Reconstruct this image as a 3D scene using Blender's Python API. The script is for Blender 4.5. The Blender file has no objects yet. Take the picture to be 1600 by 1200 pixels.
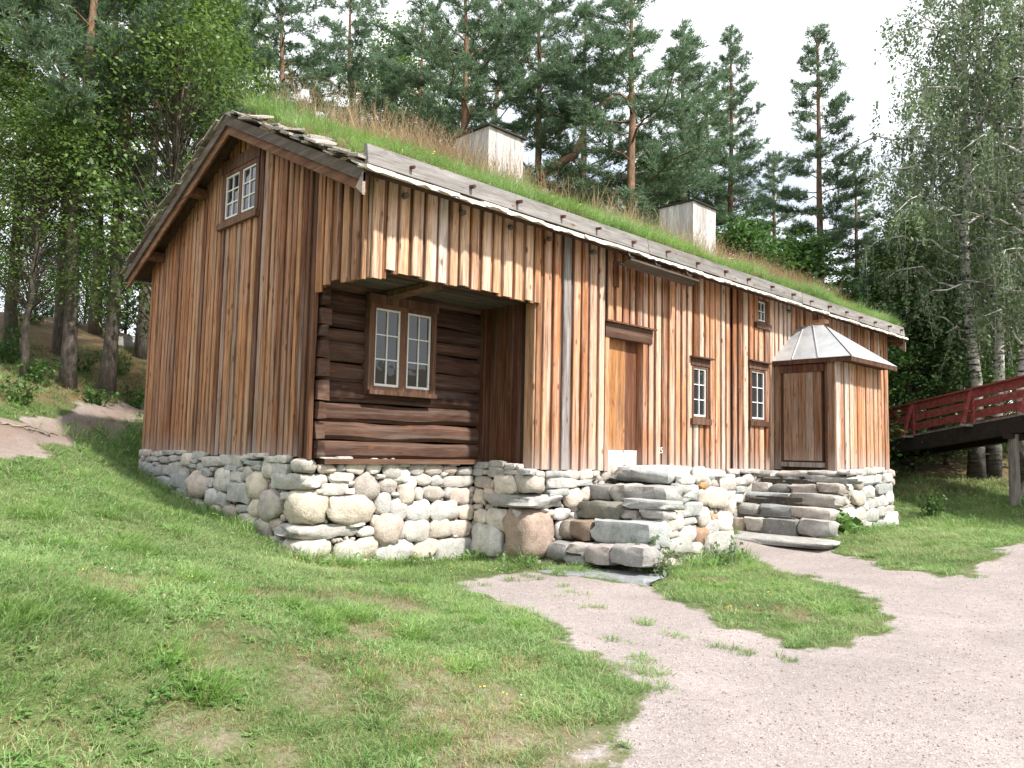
import bpy, math, random
import numpy as np
from math import sin, cos, radians, pi
from mathutils import Vector, Matrix, noise as mnoise

random.seed(7); RNG = np.random.default_rng(7)
S = bpy.context.scene
COL = S.collection

# ------------------------------------------------------------------ camera, sky, sun, exposure
CAM = np.array([-5.422, -8.022, .258]); YAW, PITCH, ROLL = [radians(a) for a in (44.776, 4.749, 1.197)]
FPX = 1228.9                                   # focal length in pixels of the 1600 px wide photograph
FW = np.array([sin(YAW)*cos(PITCH), cos(YAW)*cos(PITCH), sin(PITCH)])
_r = np.array([cos(YAW), -sin(YAW), 0.]); _u = np.cross(_r, FW)
RT = cos(ROLL)*_r + sin(ROLL)*_u; UP = -sin(ROLL)*_r + cos(ROLL)*_u
cd = bpy.data.cameras.new('camera'); cam = bpy.data.objects.new('camera', cd); COL.objects.link(cam)
cd.sensor_fit = 'HORIZONTAL'; cd.sensor_width = 36; cd.lens = FPX/1600*36; cd.clip_end = 4000; cd.clip_start = .05
m = Matrix.Identity(4)
for i in range(3):
    m[i][0] = RT[i]; m[i][1] = UP[i]; m[i][2] = -FW[i]; m[i][3] = CAM[i]
cam.matrix_world = m
S.camera = cam

SUN_EL, SUN_AZ = radians(50), radians(9)       # azimuth from the front wall's normal towards the far end
to_sun = Vector((sin(SUN_AZ)*cos(SUN_EL), -cos(SUN_AZ)*cos(SUN_EL), sin(SUN_EL)))
w = bpy.data.worlds.new('World'); S.world = w; w.use_nodes = True
nt = w.node_tree; nt.nodes.clear()
out = nt.nodes.new('ShaderNodeOutputWorld'); bg = nt.nodes.new('ShaderNodeBackground'); bg.inputs['Strength'].default_value = .1
sky = nt.nodes.new('ShaderNodeTexSky'); sky.sky_type = 'NISHITA'; sky.sun_disc = False
sky.sun_elevation = SUN_EL; sky.sun_rotation = math.atan2(to_sun.x, to_sun.y)
tc = nt.nodes.new('ShaderNodeTexCoord'); mp = nt.nodes.new('ShaderNodeMapping'); mp.inputs['Scale'].default_value = (1, 1, 2.2)
nz = nt.nodes.new('ShaderNodeTexNoise'); nz.inputs['Scale'].default_value = 2.6; nz.inputs['Detail'].default_value = 7; nz.inputs['Roughness'].default_value = .55
rp = nt.nodes.new('ShaderNodeValToRGB'); rp.color_ramp.elements[0].position = .30; rp.color_ramp.elements[0].color = (.35, .35, .35, 1)
rp.color_ramp.elements[1].position = .52
mx = nt.nodes.new('ShaderNodeMix'); mx.data_type = 'RGBA'; mx.inputs[7].default_value = (9.4, 9.7, 10.2, 1)
L = nt.links.new
L(tc.outputs['Generated'], mp.inputs['Vector']); L(mp.outputs[0], nz.inputs['Vector']); L(nz.outputs[0], rp.inputs[0])
L(rp.outputs[0], mx.inputs[0]); L(sky.outputs[0], mx.inputs[6]); L(mx.outputs[2], bg.inputs[0]); L(bg.outputs[0], out.inputs[0])

sl = bpy.data.lights.new('sun', 'SUN'); sl.energy = 4.4; sl.angle = radians(2.5); sl.color = (1, .95, .88)
so = bpy.data.objects.new('sun', sl); COL.objects.link(so); so.location = (0, -20, 30)
so.rotation_euler = (-to_sun).to_track_quat('-Z', 'Y').to_euler()
S.view_settings.view_transform = 'Standard'; S.view_settings.look = 'None'; S.view_settings.exposure = .8; S.view_settings.gamma = 1

S.cycles.max_bounces = 6; S.cycles.diffuse_bounces = 3; S.cycles.glossy_bounces = 2; S.cycles.transmission_bounces = 3

# ------------------------------------------------------------------ photo pixel -> place
def ray(px, py): return FW*FPX + RT*(px-800) + UP*(600-py)
def bp(px, py, ax, val):                       # where the ray meets an axis-aligned plane
    d = ray(px, py); i = 'xyz'.index(ax); return CAM + d*((val-CAM[i])/d[i])
def at(px, py, dist):                          # point at a level distance from the camera
    d = ray(px, py); return CAM + d*(dist/np.hypot(d[0], d[1]))

# ------------------------------------------------------------------ object helpers
def mesh(name, v, f, smooth=False):
    me = bpy.data.meshes.new(name); me.from_pydata([tuple(map(float, p)) for p in v], [], f); me.update()
    if smooth: me.polygons.foreach_set('use_smooth', [True]*len(me.polygons))
    return me
def fast_mesh(name, V, nper, smooth=False):    # V (n*nper,3): n separate polygons with nper corners
    V = np.asarray(V, np.float32); n = len(V)//nper
    me = bpy.data.meshes.new(name); me.vertices.add(len(V)); me.vertices.foreach_set('co', V.ravel())
    me.loops.add(len(V)); me.loops.foreach_set('vertex_index', np.arange(len(V), dtype=np.int32))
    me.polygons.add(n); me.polygons.foreach_set('loop_start', np.arange(n, dtype=np.int32)*nper)
    me.polygons.foreach_set('loop_total', np.full(n, nper, np.int32)); me.update(calc_edges=True); return me
def link(name, me, mat=None, parent=None):
    o = bpy.data.objects.new(name, me); COL.objects.link(o)
    if mat is not None and len(me.materials) == 0: me.materials.append(mat)
    if parent is not None:
        o.parent = parent
        if parent.type == 'EMPTY': o.matrix_parent_inverse = Matrix.Translation(-parent.location)
    return o
def tag(o, label=None, cat=None, group=None, kind=None):
    for k, v in (('label', label), ('category', cat), ('group', group), ('kind', kind)):
        if v: o[k] = v
    return o
def empty(name, loc, label=None, cat=None, group=None):
    o = bpy.data.objects.new(name, None); COL.objects.link(o); o.location = Vector([float(c) for c in loc]); o.empty_display_size = .3
    return tag(o, label, cat, group)

class MB:                                      # collects shapes into one mesh
    def __init__(s): s.v = []; s.f = []
    def add(s, v, f):
        n = len(s.v); s.v += [tuple(map(float, p)) for p in v]; s.f += [tuple(i+n for i in q) for q in f]; return s
    def box(s, x0, x1, y0, y1, z0, z1):
        return s.add([(x0,y0,z0),(x1,y0,z0),(x1,y1,z0),(x0,y1,z0),(x0,y0,z1),(x1,y0,z1),(x1,y1,z1),(x0,y1,z1)],
              [(0,3,2,1),(4,5,6,7),(0,1,5,4),(1,2,6,5),(2,3,7,6),(3,0,4,7)])
    def hexa(s, b, t):                         # bottom 4, top 4 (counter-clockwise from above)
        return s.add(list(b)+list(t), [(0,3,2,1),(4,5,6,7),(0,1,5,4),(1,2,6,5),(2,3,7,6),(3,0,4,7)])
    def beam(s, a, b, wv, hv):                 # bar from a to b with half-extent vectors wv and hv
        a, b, wv, hv = [np.array(q, float) for q in (a, b, wv, hv)]
        return s.hexa([a-wv-hv, b-wv-hv, b+wv-hv, a+wv-hv], [a-wv+hv, b-wv+hv, b+wv+hv, a+wv+hv])
    def tube(s, pts, rad, n=6, cap=True):
        pts = np.array(pts, float); k = len(pts); v = []
        for i in range(k):
            t = pts[min(i+1, k-1)]-pts[max(i-1, 0)]; t /= np.linalg.norm(t)+1e-9
            a = np.array([1., 0, 0]) if abs(t[0]) < .8 else np.array([0, 1., 0])
            p = np.cross(t, a); p /= np.linalg.norm(p); q = np.cross(t, p)
            for j in range(n):
                th = 2*pi*j/n; v.append(pts[i]+rad[i]*(cos(th)*p+sin(th)*q))
        f = [(i*n+j, i*n+(j+1) % n, (i+1)*n+(j+1) % n, (i+1)*n+j) for i in range(k-1) for j in range(n)]
        if cap: f += [tuple(range(n))[::-1], tuple((k-1)*n+j for j in range(n))]
        return s.add(v, f)
    def build(s, name, mat=None, parent=None, smooth=False):
        return link(name, mesh(name, s.v, s.f, smooth), mat, parent)

# ------------------------------------------------------------------ materials
def newmat(name):
    m = bpy.data.materials.new(name); m.use_nodes = True; t = m.node_tree; b = t.nodes['Principled BSDF']
    b.inputs['Specular IOR Level'].default_value = .25
    return m, t, b
class NB:
    def __init__(s, t): s.t = t
    def n(s, ty, **k):
        q = s.t.nodes.new(ty)
        for a, v in k.items(): setattr(q, a, v)
        return q
    def l(s, a, b): s.t.links.new(a, b)
    def put(s, sock, v):
        if isinstance(v, bpy.types.NodeSocket): s.l(v, sock)
        else: sock.default_value = v
    def pos(s): return s.n('ShaderNodeNewGeometry').outputs['Position']
    def objc(s): return s.n('ShaderNodeTexCoord').outputs['Object']
    def info(s, k): return s.n('ShaderNodeObjectInfo').outputs[k]
    def vm(s, op, a, b):
        q = s.n('ShaderNodeVectorMath', operation=op); s.put(q.inputs[0], a); s.put(q.inputs[1], b); return q.outputs[0]
    def ma(s, op, a, b=0., clamp=False):
        q = s.n('ShaderNodeMath', operation=op, use_clamp=clamp); s.put(q.inputs[0], a); s.put(q.inputs[1], b); return q.outputs[0]
    def noise(s, v, scale, detail=3, rough=.55):
        q = s.n('ShaderNodeTexNoise'); s.l(v, q.inputs['Vector']); q.inputs['Scale'].default_value = scale
        q.inputs['Detail'].default_value = detail; q.inputs['Roughness'].default_value = rough; return q.outputs[0]
    def voro(s, v, scale, outp='Distance'):
        q = s.n('ShaderNodeTexVoronoi'); s.l(v, q.inputs['Vector']); q.inputs['Scale'].default_value = scale; return q.outputs[outp]
    def ramp(s, fac, stops, const=False):
        q = s.n('ShaderNodeValToRGB'); r = q.color_ramp; s.put(q.inputs[0], fac)
        if const: r.interpolation = 'CONSTANT'
        while len(r.elements) < len(stops): r.elements.new(.5)
        for e, (p, c) in zip(r.elements, stops):
            e.position = p; e.color = (c, c, c, 1) if isinstance(c, (int, float)) else (*c, 1)
        return q.outputs[0]
    def mix(s, fac, a, b, mode='MIX'):
        q = s.n('ShaderNodeMix', data_type='RGBA', blend_type=mode)
        s.put(q.inputs[0], fac)
        for i, v in ((6, a), (7, b)): s.put(q.inputs[i], (*v, 1) if isinstance(v, tuple) and len(v) == 3 else v)
        return q.outputs[2]
    def bump(s, h, strength, dist, bsdf):
        q = s.n('ShaderNodeBump'); q.inputs['Strength'].default_value = strength; q.inputs['Distance'].default_value = dist
        s.l(h, q.inputs['Height']); s.l(q.outputs[0], bsdf.inputs['Normal'])

def wood(name, cols, axis='z', grey=(.38, .33, .29), greyamt=.5, dark=(.05, .022, .012), darkamt=.55, bleach=False, knots=True, rough=.85, spread=1.):
    m, t, b = newmat(name); N = NB(t)
    sc = {'z': (1, 1, .045), 'x': (.045, 1, 1), 'y': (1, .045, 1)}[axis]
    rnd = N.info('Random')
    off = N.n('ShaderNodeCombineXYZ'); N.l(N.ma('MULTIPLY', rnd, 37.), off.inputs[0]); N.l(N.ma('MULTIPLY', rnd, 91.), off.inputs[1]); N.l(N.ma('MULTIPLY', rnd, 53.), off.inputs[2])
    P = N.vm('ADD', N.pos(), off.outputs[0]); G = N.vm('MULTIPLY', P, sc)
    base = N.ramp(rnd, cols)
    # slow drift along the board so that one board is not one colour
    blot = N.noise(N.vm('MULTIPLY', P, {'z': (1, 1, .16), 'x': (.16, 1, 1), 'y': (1, .16, 1)}[axis]), 9, 4, .6)
    base = N.mix(.75, base, N.ramp(blot, [(.3, .62), (.55, 1.05), (.75, 1.3)]), 'MULTIPLY')
    drift = N.noise(N.vm('MULTIPLY', P, tuple(3*c if c < 1 else 3 for c in sc)), 2.2, 3)
    base = N.mix(1., base, N.ramp(drift, [(.25, .72), (.75, 1.28)]), 'MULTIPLY')
    grain = N.noise(G, 62, 4, .65)
    base = N.mix(1., base, N.ramp(grain, [(.28, .5), (.5, 1.), (.74, 1.35)]), 'MULTIPLY')
    fine = N.noise(G, 190, 2, .6)
    base = N.mix(.6, base, N.ramp(fine, [(.3, .7), (.7, 1.25)]), 'MULTIPLY')
    gs = N.noise(N.vm('MULTIPLY', P, tuple(c*1. if c < 1 else 1. for c in sc)), 15, 4, .6)
    base = N.mix(N.ma('MULTIPLY', N.ramp(gs, [(.48, 0), (.68, 1)]), greyamt), base, grey)
    ds = N.noise(N.vm('ADD', G, (5., 9., 3.)), 19, 5, .62)
    base = N.mix(N.ma('MULTIPLY', N.ramp(ds, [(.53, 0), (.68, 1)]), darkamt), base, dark)
    crack = N.noise(N.vm('MULTIPLY', P, {'z': (1, 1, .02), 'x': (.02, 1, 1), 'y': (1, .02, 1)}[axis]), 75, 3, .5)
    base = N.mix(N.ramp(crack, [(.30, .7), (.37, 0)]), base, dark)
    if knots:
        kn = N.voro(N.vm('MULTIPLY', P, {'z': (1, 1, .42), 'x': (.42, 1, 1), 'y': (1, .42, 1)}[axis]), 6.2)
        base = N.mix(N.ramp(kn, [(.09, .8), (.17, 0)]), base, (.15, .06, .025))
    if bleach:                                 # splash-worn silver grey at the foot of the boards
        sep = N.n('ShaderNodeSeparateXYZ'); N.l(N.pos(), sep.inputs[0])
        zz = N.ma('ADD', sep.outputs[2], N.ma('MULTIPLY', gs, 1.1)); 
        base = N.mix(N.ramp(zz, [(.32, .75), (.95, 0)]), base, (.40, .36, .34))
    N.l(base, b.inputs['Base Color']); b.inputs['Roughness'].default_value = rough
    h = N.ma('ADD', grain, N.ma('MULTIPLY', fine, .5)); N.bump(h, .5, .004, b)
    return m

FAC = [(0, (.22, .085, .034)), (.1, (.36, .15, .064)), (.28, (.52, .25, .125)), (.5, (.61, .355, .215)), (.66, (.47, .20, .088)), (.82, (.65, .44, .31)), (1, (.52, .43, .37))]
M = {}
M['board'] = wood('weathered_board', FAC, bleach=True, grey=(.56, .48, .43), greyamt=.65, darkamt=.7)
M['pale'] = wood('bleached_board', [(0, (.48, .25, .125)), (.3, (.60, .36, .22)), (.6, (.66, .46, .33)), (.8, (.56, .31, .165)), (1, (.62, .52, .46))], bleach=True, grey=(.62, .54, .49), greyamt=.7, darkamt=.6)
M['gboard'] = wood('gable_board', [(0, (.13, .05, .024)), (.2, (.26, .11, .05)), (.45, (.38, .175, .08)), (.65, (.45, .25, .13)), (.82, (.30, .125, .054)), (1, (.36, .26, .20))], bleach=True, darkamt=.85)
M['inner'] = wood('inner_board', [(0, (.08, .032, .015)), (.35, (.19, .08, .036)), (.7, (.33, .16, .078)), (1, (.46, .26, .145))], bleach=True, greyamt=.35, darkamt=.7)
M['greystreak'] = wood('grey_bleached_board', [(0, (.24, .22, .21)), (1, (.36, .33, .31))], grey=(.4, .38, .36), bleach=True)
M['ddark'] = wood('dark_board', [(0, (.06, .026, .015)), (.6, (.10, .042, .022)), (1, (.16, .07, .035))], greyamt=.15)
M['redbrown'] = wood('red_brown_board', [(0, (.055, .021, .012)), (.5, (.105, .037, .017)), (1, (.17, .064, .027))], greyamt=.15)
M['trim'] = wood('trim_wood', [(0, (.085, .042, .026)), (.5, (.125, .062, .037)), (1, (.17, .09, .055))], greyamt=.4, grey=(.25, .20, .165), knots=False)
M['trimx'] = wood('trim_wood_level', [(0, (.075, .038, .025)), (1, (.13, .068, .042))], axis='x', greyamt=.35, grey=(.24, .20, .17), knots=False)
M['log'] = wood('old_log', [(0, (.045, .021, .015)), (.5, (.08, .039, .026)), (1, (.125, .068, .048))], axis='x', grey=(.17, .135, .11), greyamt=.5, dark=(.035, .017, .012))
M['greywood'] = wood('grey_plank', [(0, (.155, .147, .138)), (1, (.235, .222, .21))], axis='x', grey=(.27, .26, .25), dark=(.13, .10, .08), darkamt=.45)
M['greywoody'] = wood('grey_plank_slope', [(0, (.22, .17, .13)), (1, (.36, .30, .25))], axis='y', grey=(.42, .39, .36), dark=(.09, .06, .04), darkamt=.5)
M['brownwoody'] = wood('brown_barge', [(0, (.15, .068, .035)), (1, (.24, .115, .058))], axis='y', greyamt=.2)
M['darkbarge'] = wood('dark_barge', [(0, (.085, .066, .052)), (1, (.15, .12, .098))], axis='y', grey=(.22, .195, .17), greyamt=.5, dark=(.04, .03, .022))
M['soffit'] = wood('soffit_plank', [(0, (.07, .058, .045)), (1, (.125, .105, .085))], axis='x', grey=(.17, .15, .125), greyamt=.4)
M['darky'] = wood('dark_roof_boarding', [(0, (.045, .026, .018)), (1, (.085, .05, .034))], axis='y', greyamt=.2, grey=(.14, .11, .09))
M['greywoodz'] = wood('silver_plank', [(0, (.44, .42, .405)), (1, (.62, .60, .58))], axis='z', grey=(.6, .59, .57), dark=(.2, .17, .15), darkamt=.4)
M['door'] = wood('door_plank', [(0, (.36, .16, .055)), (.5, (.46, .22, .085)), (1, (.34, .155, .065))], bleach=True, greyamt=.25)
M['vdoor'] = wood('old_door_plank', [(0, (.17, .088, .045)), (.5, (.26, .15, .085)), (1, (.23, .18, .145))], bleach=True, greyamt=.5, grey=(.3, .26, .23))
M['shake'] = wood('roof_shake', [(0, (.20, .175, .15)), (1, (.46, .42, .37))], axis='y', greyamt=.6, knots=False)
M['redpaint'] = wood('red_painted_rail', [(0, (.22, .042, .038)), (1, (.28, .058, .052))], axis='x', greyamt=.12, darkamt=.3, knots=False)
M['tarbeam'] = wood('tarred_beam', [(0, (.020, .016, .014)), (1, (.030, .024, .021))], axis='x', greyamt=0., knots=False)
M['greypost'] = wood('grey_post', [(0, (.15, .14, .125)), (1, (.25, .235, .21))], knots=False)

def simple(name, col, rough=.7, noise_amt=.25, scale=9., metal=0., spec=.25, bumpd=0.):
    m, t, b = newmat(name); N = NB(t); P = N.pos()
    n = N.noise(P, scale, 5, .6); c = N.mix(1., col, N.ramp(n, [(.25, 1-noise_amt), (.75, 1+noise_amt)]), 'MULTIPLY')
    N.l(c, b.inputs['Base Color']); b.inputs['Roughness'].default_value = rough; b.inputs['Metallic'].default_value = metal; b.inputs['Specular IOR Level'].default_value = spec
    if bumpd: N.bump(n, .6, bumpd, b)
    return m
M['white'] = simple('white_paint', (.74, .73, .70), .55, .12, 30)
M['iron'] = simple('dark_iron', (.04, .035, .03), .6, .3)
M['rubble'] = simple('dark_rubble', (.075, .066, .056), .95, .5, 14, bumpd=.02)
M['bark_strip'] = simple('birch_bark_strip', (.62, .56, .48), .8, .45, 16, bumpd=.01)
M['core'] = simple('wall_core', (.05, .03, .02), .9)
M['sod'] = simple('sod_soil', (.12, .085, .045), 1, .4, 8, bumpd=.03)
M['rootwood'] = simple('worn_root', (.27, .225, .185), .9, .4, 14)
M['curtain'] = simple('curtain', (.5, .48, .45), .9)

def zinc():
    m, t, b = newmat('zinc_sheet'); N = NB(t); P = N.pos(); n = N.noise(P, 2.4, 6, .65)
    c = N.ramp(n, [(.3, (.36, .37, .38)), (.55, (.50, .51, .52)), (.75, (.60, .60, .60))])
    st = N.noise(N.vm('MULTIPLY', P, (1, 5, 1)), 4, 4); c = N.mix(N.ramp(st, [(.6, 0), (.75, .5)]), c, (.27, .25, .20))
    N.l(c, b.inputs['Base Color']); b.inputs['Metallic'].default_value = .35; b.inputs['Roughness'].default_value = .45; N.bump(n, .3, .01, b); return m
M['zinc'] = zinc()
def glass():
    m, t, b = newmat('window_glass'); N = NB(t)
    b.inputs['Base Color'].default_value = (.028, .032, .036, 1); b.inputs['Roughness'].default_value = .02; b.inputs['Specular IOR Level'].default_value = .6
    b.inputs['Coat Weight'].default_value = .25; b.inputs['Coat Roughness'].default_value = .02
    n = N.noise(N.vm('ADD', N.pos(), N.vm('MULTIPLY', N.info('Location'), (3., 3., 3.))), 2.3, 2); N.bump(n, .25, .02, b); return m
M['glass'] = glass()
def stone_mat():
    m, t, b = newmat('field_stone'); N = NB(t); P = N.pos(); col = N.info('Color')
    n1 = N.noise(P, 7, 5, .6); n2 = N.noise(P, 45, 4, .65); n3 = N.noise(N.vm('MULTIPLY', P, (1, 1, 3)), 3.2, 3)
    c = N.mix(1., col, N.ramp(n1, [(.25, .68), (.5, 1.), (.75, 1.2)]), 'MULTIPLY')
    c = N.mix(.8, c, N.ramp(n2, [(.3, .7), (.7, 1.2)]), 'MULTIPLY')
    c = N.mix(N.ramp(n3, [(.55, 0), (.75, .45)]), c, (.22, .20, .18))
    lich = N.noise(P, 12, 3); c = N.mix(N.ramp(lich, [(.66, 0), (.72, .5)]), c, (.60, .58, .52))
    N.l(c, b.inputs['Base Color']); b.inputs['Roughness'].default_value = .92
    N.bump(N.ma('ADD', N.ma('MULTIPLY', n1, 1.4), n2), .75, .016, b); return m
M['stone'] = stone_mat()

def leafmat(name, cols, trans=.35, patch=None, rough=.6, island=True):
    m, t, b = newmat(name); N = NB(t); t.nodes.remove(b)
    o = t.nodes['Material Output']
    geo = N.n('ShaderNodeNewGeometry')
    r = N.ma('FRACT', N.ma('ADD', geo.outputs['Random Per Island'], N.info('Random'))) if island else N.info('Random')
    c = N.ramp(r, cols)
    if patch:
        pn = N.noise(geo.outputs['Position'], patch[0], 4, .6); c = N.mix(N.ramp(pn, [(patch[1], 0), (patch[2], patch[4] if len(patch) > 4 else 1.)]), c, patch[3])
    big = N.noise(geo.outputs['Position'], .9, 3); c = N.mix(1., c, N.ramp(big, [(.3, .75), (.7, 1.2)]), 'MULTIPLY')
    d = N.n('ShaderNodeBsdfDiffuse'); tr = N.n('ShaderNodeBsdfTranslucent'); ms = N.n('ShaderNodeMixShader'); ms.inputs[0].default_value = trans
    gl = N.n('ShaderNodeBsdfGlossy'); gl.inputs['Roughness'].default_value = .5; ms2 = N.n('ShaderNodeMixShader'); ms2.inputs[0].default_value = .035
    N.l(c, d.inputs[0]); N.l(c, tr.inputs[0]); N.l(d.outputs[0], ms.inputs[1]); N.l(tr.outputs[0], ms.inputs[2])
    N.l(ms.outputs[0], ms2.inputs[1]); N.l(gl.outputs[0], ms2.inputs[2]); N.l(ms2.outputs[0], o.inputs[0]); return m
M['grass'] = leafmat('grass_blades', [(0, (.18, .32, .095)), (.35, (.245, .41, .135)), (.6, (.30, .45, .165)), (.82, (.37, .46, .21)), (.93, (.44, .40, .20)), (1, (.48, .43, .25))], .45, (.45, .48, .74, (.36, .40, .19), .65))
M['lush'] = leafmat('lush_grass', [(0, (.15, .285, .058)), (.5, (.215, .37, .085)), (1, (.29, .43, .125))], .45)
M['weed'] = leafmat('weed_leaves', [(0, (.11, .24, .05)), (.6, (.18, .33, .08)), (1, (.25, .39, .12))], .4)
M['dry'] = leafmat('dry_grass', [(0, (.28, .20, .10)), (.4, (.42, .33, .18)), (.75, (.38, .24, .14)), (1, (.50, .42, .26))], .35)
M['rust'] = leafmat('reddish_dry_grass', [(0, (.30, .16, .085)), (.5, (.37, .22, .12)), (1, (.40, .30, .16))], .35)
M['pine'] = leafmat('pine_needles', [(0, (.095, .155, .092)), (.5, (.15, .24, .138)), (.85, (.20, .30, .165)), (1, (.25, .345, .18))], .45)
M['maple'] = leafmat('broad_leaves', [(0, (.075, .145, .03)), (.5, (.12, .21, .045)), (.85, (.165, .255, .06)), (1, (.21, .29, .075))], .5)
M['birchleaf'] = leafmat('birch_leaves', [(0, (.115, .18, .085)), (.5, (.17, .24, .12)), (1, (.235, .30, .155))], .5)
M['darkleaf'] = leafmat('dark_leaves', [(0, (.05, .115, .028)), (.6, (.085, .18, .042)), (1, (.14, .24, .06))], .45)
M['yellow'] = simple('yellow_petals', (.75, .55, .05), .8)
M['petal'] = simple('white_petals', (.75, .73, .68), .8)
M['pink'] = simple('pink_petals', (.62, .22, .35), .8)

def bark(name, low, high, z0, z1, birch=False):
    m, t, b = newmat(name); N = NB(t); P = N.objc()
    if birch:
        n = N.noise(N.vm('MULTIPLY', P, (.6, .6, 3.2)), 2.6, 5, .7); c = N.ramp(n, [(.40, (.03, .027, .025)), (.50, (.5, .48, .45)), (.75, (.66, .64, .61))])
        sep = N.n('ShaderNodeSeparateXYZ'); N.l(P, sep.inputs[0])
        lo = N.ma('ADD', sep.outputs[2], N.ma('MULTIPLY', N.noise(P, 5, 4), 2.2)); c = N.mix(N.ramp(N.ma('DIVIDE', lo, 6.5), [(.25, .92), (.7, 0)]), c, (.045, .04, .036))
    else:
        n = N.noise(N.vm('MULTIPLY', P, (1, 1, .28)), 11, 5, .7); sep = N.n('ShaderNodeSeparateXYZ'); N.l(P, sep.inputs[0])
        f = N.n('ShaderNodeMapRange'); f.inputs[1].default_value = z0; f.inputs[2].default_value = z1; N.l(sep.outputs[2], f.inputs[0])
        c = N.mix(f.outputs[0], low, high); c = N.mix(1., c, N.ramp(n, [(.3, .35), (.5, .95), (.7, 1.5)]), 'MULTIPLY')
    N.l(c, b.inputs['Base Color']); b.inputs['Roughness'].default_value = .95; N.bump(n, 1., .04, b); return m
M['pinebark'] = bark('pine_bark', (.155, .13, .112), (.25, .155, .10), 4, 10)
M['birchbark'] = bark('birch_bark', None, None, 0, 1, True)
M['treebark'] = bark('tree_bark', (.10, .085, .07), (.11, .085, .065), 3, 9)

def ground_mat():
    m, t, b = newmat('ground_surface'); N = NB(t); P = N.pos()
    def attr(a):
        q = N.n('ShaderNodeAttribute'); q.attribute_name = a; return q.outputs['Fac']
    g, fo, di = attr('gravel'), attr('forest'), attr('dirt')
    e = N.noise(P, 4.5, 5, .65); e2 = N.noise(P, 22, 4, .6)
    jit = N.ma('ADD', N.ma('MULTIPLY', N.ma('SUBTRACT', e, .5), .7), N.ma('MULTIPLY', N.ma('SUBTRACT', e2, .5), .4))
    gm = N.ramp(N.ma('ADD', g, jit), [(.42, 0), (.58, 1)])
    # turf soil
    c = N.ramp(N.noise(P, 1.1, 5, .6), [(.3, (.075, .105, .035)), (.55, (.105, .13, .048)), (.75, (.15, .15, .07))])
    c = N.mix(1., c, N.ramp(N.noise(P, 60, 3), [(.3, .6), (.7, 1.3)]), 'MULTIPLY')
    dirt = N.ramp(N.noise(P, 35, 5, .7), [(.3, (.12, .105, .065)), (.5, (.185, .165, .105)), (.7, (.27, .245, .18))])
    c = N.mix(N.ramp(N.ma('ADD', di, jit), [(.35, 0), (.65, 1)]), c, dirt)
    ff = N.ramp(N.noise(P, 3.5, 6, .7), [(.3, (.085, .06, .035)), (.5, (.16, .105, .06)), (.62, (.13, .12, .045)), (.75, (.10, .13, .035))])
    c = N.mix(N.ramp(N.ma('ADD', fo, jit), [(.3, 0), (.7, 1)]), c, ff)
    # gravel: crushed pinkish stone
    v = N.voro(P, 150, 'Color'); sp = N.n('ShaderNodeSeparateColor'); N.l(v, sp.inputs[0])
    gc = N.ramp(sp.outputs[0], [(0, (.22, .182, .168)), (.25, (.315, .268, .252)), (.6, (.375, .325, .308)), (1, (.46, .415, .395))])
    gc = N.mix(1., gc, N.ramp(N.noise(P, .8, 6, .65), [(.3, .76), (.7, 1.06)]), 'MULTIPLY')
    gc = N.mix(.55, gc, N.ramp(N.noise(P, 14, 5, .7), [(.3, .68), (.7, 1.15)]), 'MULTIPLY')
    gc = N.mix(attr('trail'), gc, N.mix(1., gc, (.70, .60, .51), 'MULTIPLY'))
    c = N.mix(gm, c, gc); N.l(c, b.inputs['Base Color']); b.inputs['Roughness'].default_value = .97
    N.bump(N.ma('ADD', N.voro(P, 150), N.ma('MULTIPLY', e2, 1.5)), .5, .012, b); return m
M['ground'] = ground_mat()

# ------------------------------------------------------------------ terrain
def A(px, py, d): return tuple(at(px, py, d))
CP = [(-5.4,-8,-1.37), (-2.5,-5.1,-1.37), (-.5,-6.9,-1.39), (-4.3,-3.4,-1.12), (-.3,1.0,-1.17), (1.2,.9,-1.38), (2.8,.8,-1.41), (2.7,-.4,-1.39),
  (3,-1.7,-1.43), (5,-2.2,-1.43), (7,-1.7,-1.41), (8.2,-1.2,-1.26), (8.6,-2.3,-1.35), (13.4,-1.8,-1.40), (17.3,0,-1.35), (-.2,1.6,-1.05), (-.2,3.,-.90), (-.2,4.5,-.73), (-.2,6.7,-.36),
  A(0,715,12), A(0,655,15.5), A(110,690,15), A(110,650,18), A(220,665,18.5), A(220,642,21), A(100,605,20), A(160,610,20.5), A(85,555,24), A(210,555,24.5),
  A(137,530,26), A(100,498,30), A(20,600,18.5), A(0,520,25), A(0,1000,5.), A(0,850,8), A(250,850,9),
  A(1578,800,25), A(1525,752,30), A(1580,700,37), A(1450,760,28), A(1420,700,36), A(1600,860,14.5), A(1500,830,19),
  (-20,-20,-1.4), (0,-20,-1.4), (20,-16,-1.4), (12,-8,-1.42), (25,-10,-1.4), (38,-12,-1.2), (-14,-6,-.9), (-14,3,.2), (-12,12,1.5), (-10,22,3.), (4,8.5,-.15), (9,8.5,-.2), (14,8.5,-.5),
  (3,30,3.6), (-4,38,1.5), (8,22,3.2), (12,16,1.6), (20,12,.6), (30,14,1.8), (22,5,-.7), (34,6,1.6), (25,25,2.4), (45,15,3.), (45,-2,2.), (12,40,1.), (35,40,2.), (8,3,-1.0), (14,3,-1.2)]
CP = np.array(CP)
def _U(r2): return np.where(r2 > 1e-9, .5*r2*np.log(r2+1e-12), 0)
_K = _U(((CP[:, None, :2]-CP[None, :, :2])**2).sum(-1))+np.eye(len(CP))*.15
_P = np.c_[np.ones(len(CP)), CP[:, :2]]; _n = len(CP)
_sol = np.linalg.solve(np.block([[_K, _P], [_P.T, np.zeros((3, 3))]]), np.r_[CP[:, 2], np.zeros(3)])
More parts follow.
